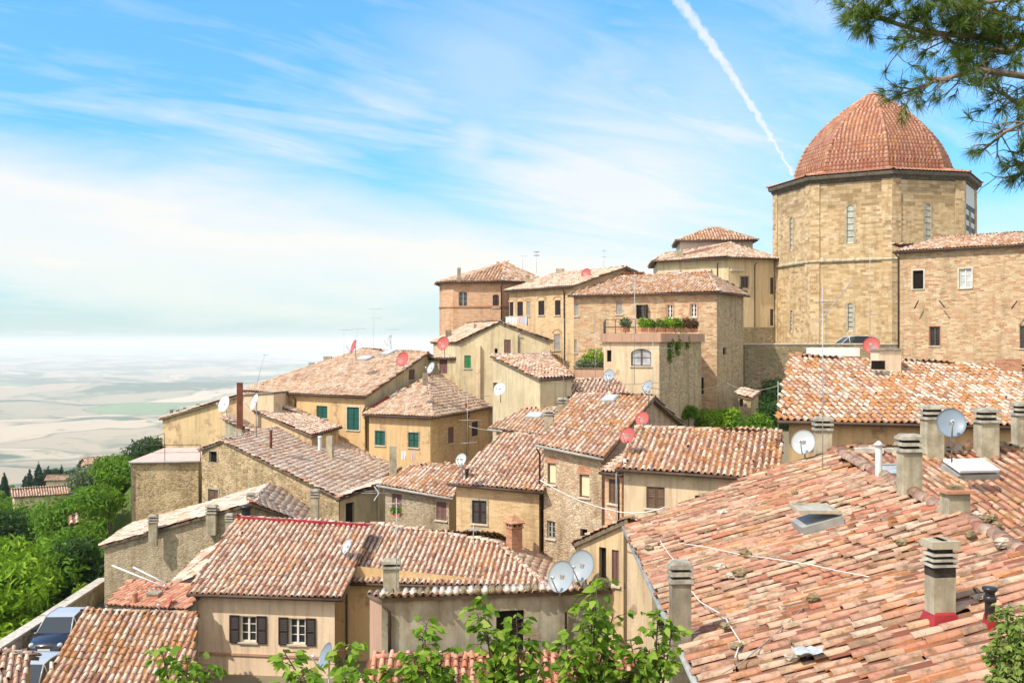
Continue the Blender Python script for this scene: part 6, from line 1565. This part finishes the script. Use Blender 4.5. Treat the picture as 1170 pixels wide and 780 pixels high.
# ------------------------------------------------------------------ dishes
D = dish
D(371, 749, 30.5, .40, -62, 24, 'dish_blue', 'large blue grey dish on a pole in front of the cream house', (0, .1, -3.0))
D(396, 624, 44.0, .34, -60, 28, 'dish_pale', 'pale dish standing on the tiles of the cream house roof', (0, .1, -.7))
D(640.5, 658, 29.8, .46, -36, 22, 'dish_grey', 'left dish of the big pair on the edge of the grey rendered house', (-.05, .3, -.62))
D(663.5, 645.5, 31.2, .47, -34, 20, 'dish_grey', 'right dish of the big pair, slightly higher than its neighbour', (.2, .3, -.9))
D(1087, 482.5, 27.5, .40, -18, 24, 'dish_blue', 'large blue grey dish between the banded chimneys on the foreground house ridge', (.1, .2, -1.05))
D(917.5, 504.5, 29.8, .36, -26, 22, 'dish_pale', 'pale grey dish beside the chimney at the far edge of the foreground roof', (.15, .25, -.9))
D(995.5, 394, 42.5, .36, -24, 20, 'dish_red', 'brick red dish above the small vent block of the orange lichened roof', (.1, .2, -.85))
D(716.5, 497, 41.0, .34, -36, 24, 'dish_red', 'lower red dish at the corner of the cream louvre window house', (.1, .2, -1.0))
D(733.5, 478, 44.5, .33, -30, 24, 'dish_red', 'upper red dish against the pale gable of the tall stone house', (.1, .2, -1.0))
D(739.5, 441.5, 50, .34, -58, 26, 'dish_grey', 'grey dish on the ridge of the tall stone house', (.05, .2, -.9))
D(695.5, 428.5, 58, .36, -32, 24, 'dish_grey', 'grey dish in front of the terrace house below its small window', (.05, .2, -1.0))
D(526.5, 524.5, 47.5, .30, -30, 26, 'dish_pale', 'pale dish at the back corner of the brick lantern house roof', (.05, .2, -.9))
D(570.5, 444, 60.5, .40, -28, 24, 'white', 'white dish in the dark opening of the bare side wall', (.05, .3, -.8))
D(506, 392, 73, .50, -22, 20, 'dish_red', 'red dish on the roof of the small attic room', (.1, .2, -1.0))
D(459.5, 410, 68, .50, -30, 22, 'dish_red', 'red dish on the ribbed roof of the green shutter house', (.1, .2, -1.0))
D(403.5, 395.5, 74, .5, -64, 20, 'dish_red', 'thin reddish dish standing on the left ridge of the ribbed roof', (.1, .2, -.9))
D(444.5, 389, 84, .45, -60, 20, 'dish_pale', 'small pale dish beside an aerial on the skyline', (.1, .2, -1.0))
D(255.5, 461, 71, .58, -38, 20, 'white', 'white dish in front of the wall of the far left ochre gable', (.1, .3, -.9))
D(290, 459, 60, .50, -60, 20, 'white', 'white dish on a tall pole by the cream rooftop box', (.05, .2, -2.0))
D(191.5, 691, 41.5, .40, -70, 24, 'dish_red', 'narrow red dish beside the yard shed near the cream house corner', (.1, .3, -1.0))
D(669.5, 312.5, 78, .42, -30, 20, 'dish_red', 'red dish on a white flue of the ochre row house roof', (.1, .2, -1.2))
D(492, 420, 70, .42, -55, 24, 'dish_pale', 'pale dish leaning beside the door of the attic room', (.1, .2, -.8))
D(690.5, 398, 61.5, .2, -40, 24, 'dish_pale', 'tiny pale dish on the corner of the arched window house', (.1, .2, -.5)) if False else None

# ------------------------------------------------------------------ aerials, wires, laundry
def MBt(root, pts):
    mb = MB(); mb.tube(pts, .02, M['antenna'], 6); mb.build('boom', root)
def vee(root, c, k=1.0):
    mb = MB()
    for sg in (-1, 1):
        a = c + V((-.28 * k, -.05, sg * .42 * k)); mb.box((c + a) / 2, (.03, .22 * k, (a - c).length), M['white'], ax=((c - a).normalized().cross(V((0, 1, 0))), V((0, 1, 0)), (c - a).normalized()))
    mb.build('reflector', root)
A = aerial
A(P(940, 560, 28), 5.4, 'tall aerial pole rising past the orange roof in front of the tower', az=10, booms=[(.93, .5, 4, .5, 0), (.48, .35, 3, .3, 60)], r=.012)
A(P(932, 400, 44), 1.2, 'short pole with a long slanting boom crossing the tower wall', az=12, booms=[(.98, .01, 0, .3, 0)], extra=lambda root, f, t: MBt(root, [t, P(936, 368, 44), P(976, 318, 44)]))
A(P(994, 398, 43.5), 4.4, 'aerial above the red dish with a fishbone boom against the tower', az=30, booms=[(.32, .8, 7, .45, 0)], r=.012)
A(P(704, 640, 33.5), 2.8, 'aerial pole with a white arrow shaped reflector at the corner of the foreground roof', az=200, booms=[(.40, 1.1, 5, .35, 0)], extra=lambda root, f, t: vee(root, P(706, 602, 33.3)))
A(P(541, 690, 31), 2.4, 'thin aerial mast standing on the grey rendered house', az=50, booms=[(.92, .5, 5, .4, 0)])
A(P(453, 690, 30.6), 3.1, 'tall thin aerial mast beside the chimney of the grey rendered house', az=20, booms=[(.95, .9, 6, .5, 0), (.7, .4, 4, .3, 80)])
A(P(433, 615, 49.5), 3.9, 'aerial with a white grid reflector behind the cream house ridge', az=180, booms=[(.55, 1.3, 7, .5, 0)], extra=lambda root, f, t: vee(root, f.lerp(t, .55), .8))
A(P(534, 530, 47.5), 3.2, 'aerial pole above the brick lantern house with long boom', az=5, booms=[(.96, 1.6, 9, .3, 0), (.62, 1.1, 6, .3, 0), (.30, .9, 5, .3, 40)])
A(P(644, 470, 52), 4.6, 'tall aerial above the small hip roof house with a fishbone boom', az=190, booms=[(.62, 1.4, 8, .5, 0), (.97, .5, 4, .4, 60)])
A(P(746, 470, 45), 3.0, 'aerial on the gable end of the tall stone house', az=10, booms=[(.9, 1.4, 9, .3, 0)])
A(P(680, 452, 55), 3.4, 'thin aerial mast in front of the terrace house railing', az=170, booms=[(.93, .8, 6, .3, 0)])
A(P(725, 440, 58), 6.2, 'long thin mast crossing the arched window', az=20, booms=[(.97, .3, 3, .3, 0)], r=.014)
A(P(293, 440, 68), 2.0, 'leaning aerial at the left end of the ribbed roof', az=0, lean=(.55, 0), booms=[(.98, .35, 2, .35, 0), (.55, .9, 5, .3, 0)])
for px, yb, yt, Y, lab in ((393, 415, 376, 75, 'leftmost aerial pole on the skyline above the ribbed roof'), (408, 402, 375, 80, 'skyline aerial right of the thin reddish dish'), (427, 398, 352, 82, 'tallest skyline aerial above the ribbed roof'), (446.5, 397, 376, 84, 'rightmost skyline aerial above the ribbed roof')):
    f = P(px, yb, Y); A(f, (yb - yt) / F * Y, lab, az=R.uniform(-20, 20), booms=[(.98, 1.0, 5, .35, 0)] + ([(.75, .9, 5, .3, 15)] if Y == 82 else []))
A(P(597, 312, 92), 1.6, 'tiny aerial behind the brick corner house', az=0, booms=[(.95, .7, 4, .3, 0)])
A(P(613, 312, 90), 1.9, 'small panel aerial on the ochre row skyline', az=90, booms=[(.95, .8, 8, .5, 0), (.8, .8, 8, .5, 0)])
A(P(690, 320, 88), 2.6, 'slender aerial on the skyline left of the palace', az=40, booms=[(.95, .5, 4, .3, 0), (.75, .5, 4, .3, 0)])
A(P(889, 505, 38), 2.2, 'thin white pole at the left end of the orange roof', az=0, booms=[(.45, .5, 2, .3, 0)])
A(P(739, 600, 38), 2.6, 'pole with a wide horizontal boom in front of the louvred window', az=4, booms=[(.75, 4.6, 4, .3, 0)]) if False else None
cable([P(617, 548, 40), P(700, 583, 39), P(760, 579, 38)], .022, 'cable', 'white bar and wire crossing in front of the tall stone house to the louvred window', 'overhead_wire', 'wire', .15, 'overhead wires')
cable([P(380, 558, 56), P(432, 560, 54)], .015, 'cable_dark', 'short wire between the porch lean-to and the brown shutter house', 'overhead_wire', 'wire', .1, 'overhead wires')
cable([P(536, 487, 52), P(570, 492, 54)], .015, 'cable', 'thin wire below the windows of the hip roof house', 'overhead_wire', 'wire', .05, 'overhead wires')
cable([P(630, 436, 56), P(780, 434, 58)], .016, 'cable_dark', 'long sagging wire across the front of the terrace house', 'overhead_wire', 'wire', .2, 'overhead wires')
cable([P(692, 448, 54), P(745, 443, 50), P(830, 437, 60), P(888, 441, 45)], .016, 'cable_dark', 'wire strung from the tall stone house towards the orange roof', 'overhead_wire', 'wire', .3, 'overhead wires')
def clothesline():
    root = empty('clothes_rack', P(190, 672, 43.5), 'pair of white clothes drying arms projecting from the low stone house wall', 'clothes rack')
    for i, (a, b) in enumerate((((128, 645.5), (190, 671)), ((152, 647.5), (191, 667)))):
        mb = MB(); mb.tube([P(*a, 43.2), P(*b, 43.0)], .035, M['white'], 6); mb.build('arm', root)
    mb = MB(); mb.tube([P(188, 668, 43), P(190, 676, 43.4)], .04, M['white'], 6); mb.build('bracket', root)
clothesline()
def cloth(name, label, c, w, h, mat, group, ang=0.0):
    mb = MB(); n, m = 6, 5; a = V((math.cos(ang), math.sin(ang), 0)); nn = V((-a.y, a.x, 0)); vs = []
    for s in (0, 1):
        for j in range(m + 1):
            for i in range(n + 1): vs.append(c + a * ((i / n - .5) * w) - V((0, 0, h * j / m)) + nn * (.04 * math.sin(i * 1.9 + j * .4) * j / m + s * .008))
    k = (n + 1) * (m + 1); fs = [(s * k + j * (n + 1) + i, s * k + j * (n + 1) + i + 1, s * k + (j + 1) * (n + 1) + i + 1, s * k + (j + 1) * (n + 1) + i) for s in (0, 1) for j in range(m) for i in range(n)]
    mb.shape(vs, fs, M[mat], True); return setp(mb.build(name), label, 'laundry', group)
M['cloth_pink'] = plain('pale pink cloth', (.70, .50, .46), .9, var=.05); M['cloth_blue'] = plain('pale blue cloth', (.52, .58, .70), .9, var=.05)
cloth('towel', 'white towel hanging on the wall of the hip roof house', P(461, 515, 62), .28, .50, 'white', 'laundry on the lines')
cloth('towel', 'pale pink towel hanging right of the white one on the hip roof house', P(472, 515, 61.3), .24, .50, 'cloth_pink', 'laundry on the lines')
for i, (px, mm, lab) in enumerate(((581, 'white', 'white cloth at the left end of the washing line above the olive gable'), (588, 'white', 'white sheet second on the washing line above the olive gable'), (594, 'cloth_pink', 'pinkish cloth third on the washing line above the olive gable'), (599, 'cloth_blue', 'bluish cloth at the right end of the washing line above the olive gable'))):
    cloth('laundry', lab, P(px, 362, 66.5), .36, .38 + .1 * (i % 2), mm, 'washing on the line above the olive gable')
cable([P(577, 362, 66.5), P(603, 361.5, 66.5)], .012, 'cable', 'washing line above the olive gable', 'washing_line', 'washing line')
mbp = MB(); mbp.tube([P(602.5, 361, 66.6), P(602.5, 372, 66.6)], .03, M['iron'], 6); mbp.tube([P(577, 361, 66.6), P(577, 374, 66.9)], .03, M['iron'], 6); setp(mbp.build('washing_post'), 'pair of thin dark posts holding the washing line on the olive gable roof', 'post')
def boxplant():
    p = P(452.5, 588, 51.2); root = empty('window_plant', p, 'small green plant on the sill under the left mauve shutter', 'plant'); mb = MB(); mb.box(p, (.5, .25, .18), M['pot'], -.4); mb.build('pot', root); v, q, r = leaf_cloud([(p.x, p.y, p.z + .22, .3, .2, .2)], 250, .07, .2); np_mesh('foliage', v, q, M['leaf_mid'], r, False, root)
boxplant()
def iron_ties():
    for i, (px, py, a) in enumerate(((1047, 348, 1.1), (1076, 347, -.9), (1159, 348, .95))):
        Y = 75 - (px - 1026) * .042; mb = MB(); c = P(px, py, Y - .55); d = V((math.cos(a) * .72, -math.cos(a) * .68, math.sin(a))).normalized(); mb.tube([c - d * .32, c + d * .32], .045, M['iron'], 6)
        setp(mb.build('iron_tie'), ['iron wall tie leaning right under the left open window of the stone building', 'iron wall tie leaning left under the pale window of the stone building', 'iron wall tie near the right picture edge on the stone building'][i], 'wall tie', 'iron wall ties')
iron_ties()

# ------------------------------------------------------------------ foreground saplings
def leaf_shape(c, d, n, L, W):
    """a broad pointed leaf folded a little along its midrib, as eight triangles-worth of quads"""
    s = n.cross(d).normalized(); P_ = lambda t, w, h: c + d * (L * t) + s * (W * w) + n * (L * h)
    v = [P_(0, 0, 0), P_(.28, -.5, .05), P_(.34, 0, -.02), P_(.28, .5, .05), P_(.68, -.36, .0), P_(.70, 0, -.06), P_(.68, .36, .0), P_(1.08, 0, -.16)]
    return v, [(0, 1, 2, 3), (1, 4, 5, 2), (3, 2, 5, 6), (4, 7, 6, 5)]
def sapling(name, label, base, tips, mat, leafL=.10, seed=0, per=26, cat='sapling', group='saplings in the foreground'):
    """stems from base to each tip with drooping broad leaves in whorls along the upper part"""
    rr = random.Random(seed); base = V(base); root = empty(name, base, label, cat, group); st = MB(); LV, LQ, LR = [], [], []
    main = V((sum(t[0] for t in tips) / len(tips), sum(t[1] for t in tips) / len(tips), min(t[2] for t in tips) - .4))
    st.tube([base - V((0, 0, .3)), base.lerp(main, .5) + V((.05, 0, 0)), main], .04, M['bark'], 7, r2=.022)
    def add(p, d, L):
        n = (V((rr.gauss(0, .5), rr.gauss(-.25, .5), rr.uniform(.35, 1)))).normalized(); n = (n - d * n.dot(d)).normalized()
        v, f = leaf_shape(p, d, n, L, L * rr.uniform(.55, .78)); b = len(LV); LV.extend([tuple(x) for x in v]); LQ.extend([tuple(b + i for i in q) for q in f]); c = (min(1, max(0, rr.gauss(.5, .28))), rr.random(), rr.random()); LR.extend([c] * 4)
    for t in tips:
        t = V(t); m = main.lerp(t, .5) + V((rr.uniform(-.06, .06), rr.uniform(-.06, .06), -.03)); st.tube([main, m, t], .016, M['bark'], 5, r2=.005)
        for i in range(per):
            k = 1 - (i / per) ** 1.25 * .72; p = main.lerp(m, k * 2) if k < .5 else m.lerp(t, k * 2 - 1)
            a = rr.uniform(0, 6.283); tw = p + V((math.cos(a), math.sin(a), rr.uniform(-.1, .5))) * rr.uniform(.02, .14); st.tube([p, tw], .003, M['bark'], 3, cap=False)
            for j in range(rr.choice((2, 3, 4))):
                a2 = a + rr.uniform(-1.2, 1.2); d = V((math.cos(a2), math.sin(a2), rr.uniform(-.9, .15))).normalized(); add(tw, d, leafL * rr.uniform(.6, 1.25))
    st.build('stem', root); np_mesh('foliage', np.array(LV), np.array(LQ), M[mat], np.array(LR), True, root)
def tipsat(L): return [tuple(P(px, py, Y)) for px, py, Y in L]
sapling('sapling', 'sapling with a few leafy tufts in front of the pink wall, lower left', (-3.2, 9.5, -7.3), tipsat([(184, 738, 9.5), (215, 752, 9.4), (240, 758, 9.6), (200, 778, 9.3), (225, 785, 9.5)]), 'leaf_sap', .082, 1, 38)
sapling('sapling', 'leafy sapling in front of the cream house right corner', (-1.7, 9.2, -7.0), tipsat([(325, 745, 9.4), (345, 768, 9.2), (400, 735, 9.3), (410, 765, 9.1), (372, 782, 9.2), (395, 790, 9.0), (330, 785, 9.2)]), 'leaf_sap', .088, 2, 38)
sapling('sapling', 'leafy sapling in front of the left end of the grey rendered wall', (-.9, 9.0, -7.0), tipsat([(487, 712, 9.2), (470, 745, 9.0), (505, 748, 9.1), (450, 765, 9.0), (520, 770, 9.2), (485, 780, 8.9), (430, 778, 9.1), (540, 785, 9)]), 'leaf_sap', .088, 3, 38)
sapling('sapling', 'leafy sapling spreading across the dark opening of the grey wall', (0.15, 9.1, -7.1), tipsat([(552, 685, 9.2), (545, 700, 9.1), (590, 705, 9.0), (605, 728, 9.2), (575, 745, 9.1), (560, 768, 9.0), (620, 760, 9.1), (595, 785, 8.9)]), 'leaf_sap', .088, 4, 38)
sapling('sapling', 'tallest sapling rising in front of the pair of grey dishes', (0.7, 9.0, -7.0), tipsat([(682, 665, 9.1), (678, 690, 9.1), (665, 712, 9.0), (700, 705, 9.2), (645, 735, 9.0), (690, 745, 9.1), (655, 770, 9.0), (640, 785, 9)]), 'leaf_sap', .088, 5, 38)
sapling('sapling', 'rightmost sapling reaching to the sooty chimney at the foreground roof edge', (1.3, 9.2, -7.1), tipsat([(752, 700, 9.2), (768, 718, 9.3), (742, 742, 9.1), (720, 730, 9.0), (735, 768, 9.0), (712, 765, 9.1), (760, 748, 9.1), (705, 785, 9)]), 'leaf_sap', .082, 6, 38)
sapling('corner_shrub', 'variegated yellow green shrub in the bottom right corner of the picture', (4.9, 10, -7.8), tipsat([(1150, 695, 9.8), (1162, 715, 9.7), (1145, 735, 9.7), (1175, 705, 9.9), (1158, 760, 9.6), (1172, 740, 9.6), (1148, 775, 9.5), (1190, 760, 9.6)]), 'leaf_bush', .065, 7, 120, 'shrub', None)

# ------------------------------------------------------------------ pine reaching in from the right
def pine():
    rr = random.Random(21); base = V((6.2, 8.6, -6.5)); root = empty('pine_tree', base, 'pine tree whose gnarled needled branches hang into the upper right corner', 'pine'); 
    tr = MB(); tr.tube([base, V((6.0, 8.4, -1)), V((5.7, 8.1, 3.2)), V((5.9, 8, 5.5))], .30, M['bark_grey'], 10, r2=.14); tr.build('trunk', root)
    br = MB(); NV, NQ, NR = [], [], []
    def needles(p, d, n, L):
        for _ in range(n):
            q = (d * 1.0 + V((rr.gauss(0, .55), rr.gauss(0, .55), rr.gauss(0, .55)))).normalized(); s = q.cross(V((rr.gauss(0, 1), rr.gauss(0, 1), rr.gauss(0, 1)))).normalized() * .0016; l = L * rr.uniform(.6, 1.15)
            m = p + q * l * .5 + V((0, 0, .006)); e = p + q * l; b = len(NV)
            NV.extend([tuple(p - s), tuple(p + s), tuple(m + s), tuple(m - s), tuple(e + s * .3), tuple(e - s * .3)]); NQ.extend([(b, b + 1, b + 2, b + 3), (b + 3, b + 2, b + 4, b + 5)]); c = (rr.random(), rr.random(), rr.random()); NR.extend([c, c])
    def twig(p, d, L, r, lv):
        n = 4; pts = [p]; q = p; dd = d
        for i in range(n):
            dd = (dd + V((rr.gauss(0, .28), rr.gauss(0, .28), rr.gauss(-.03, .28)))).normalized(); q = q + dd * L / n; pts.append(q)
            if lv > 0 and rr.random() < .85:
                side = (dd + V((rr.gauss(0, .9), rr.gauss(0, .7), rr.gauss(0, .8)))).normalized(); twig(q, side, L * rr.uniform(.4, .65), r * .55, lv - 1)
        br.tube(pts, r, M['bark_grey'], 5, r2=r * .45, cap=False)
        if lv <= 1 and rr.random() < (.62 if q.z > 1.75 else .42): k_ = 1.7 if (CX + q.x / q.y * F < 1110 and CY - q.z / q.y * F < 75) else 1.0; needles(pts[-1], dd, int(38 * k_), .11); needles(pts[-2], dd, int(14 * k_), .08)
    Y = 7.6
    paths = [[(1300, -20), (1200, 40), (1120, 42), (1060, 38), (1000, 20), (965, 8)], [(1250, 0), (1150, 60), (1090, 50), (1050, 22)], [(1280, 60), (1190, 90), (1120, 80), (1070, 92), (1030, 108)], [(1260, 120), (1190, 130), (1150, 150), (1125, 170)],
             [(1230, 110), (1165, 120), (1135, 100), (1110, 70)], [(1240, 190), (1180, 185), (1155, 190)], [(1200, -10), (1100, 8), (1040, -8), (980, -5)], [(1240, 30), (1150, 20), (1080, -6)], [(1220, 150), (1160, 205)]]
    for i, pa in enumerate(paths):
        pts = [P(x, y, Y + .25 * math.sin(i * 1.7) + .12 * math.sin(j * 1.3 + i)) for j, (x, y) in enumerate(pa)]; r0 = .04 if i < 3 else .022
        br.tube([V((5.7, 8.1, 3.4 - .2 * i))] + pts, r0, M['bark_grey'], 7, r2=.008)
        for j in range(1, len(pts)):
            a, b = pts[j - 1], pts[j]; n = max(2, int((b - a).length / .052))
            for k in range(n):
                p = a.lerp(b, k / n); x = CX + p.x / p.y * F
                if x > 1215 or x < 955: continue
                d = ((b - a).normalized() + V((rr.gauss(0, .9), rr.gauss(0, .7), rr.gauss(-.1, .8)))).normalized(); twig(p, d, rr.uniform(.12, .34), .007, 1)
        needles(pts[-1], (pts[-1] - pts[-2]).normalized(), 80, .13)
    br.build('branch', root); np_mesh('needles', np.array(NV), np.array(NQ), M['needle'], np.array(NR), False, root)
pine()
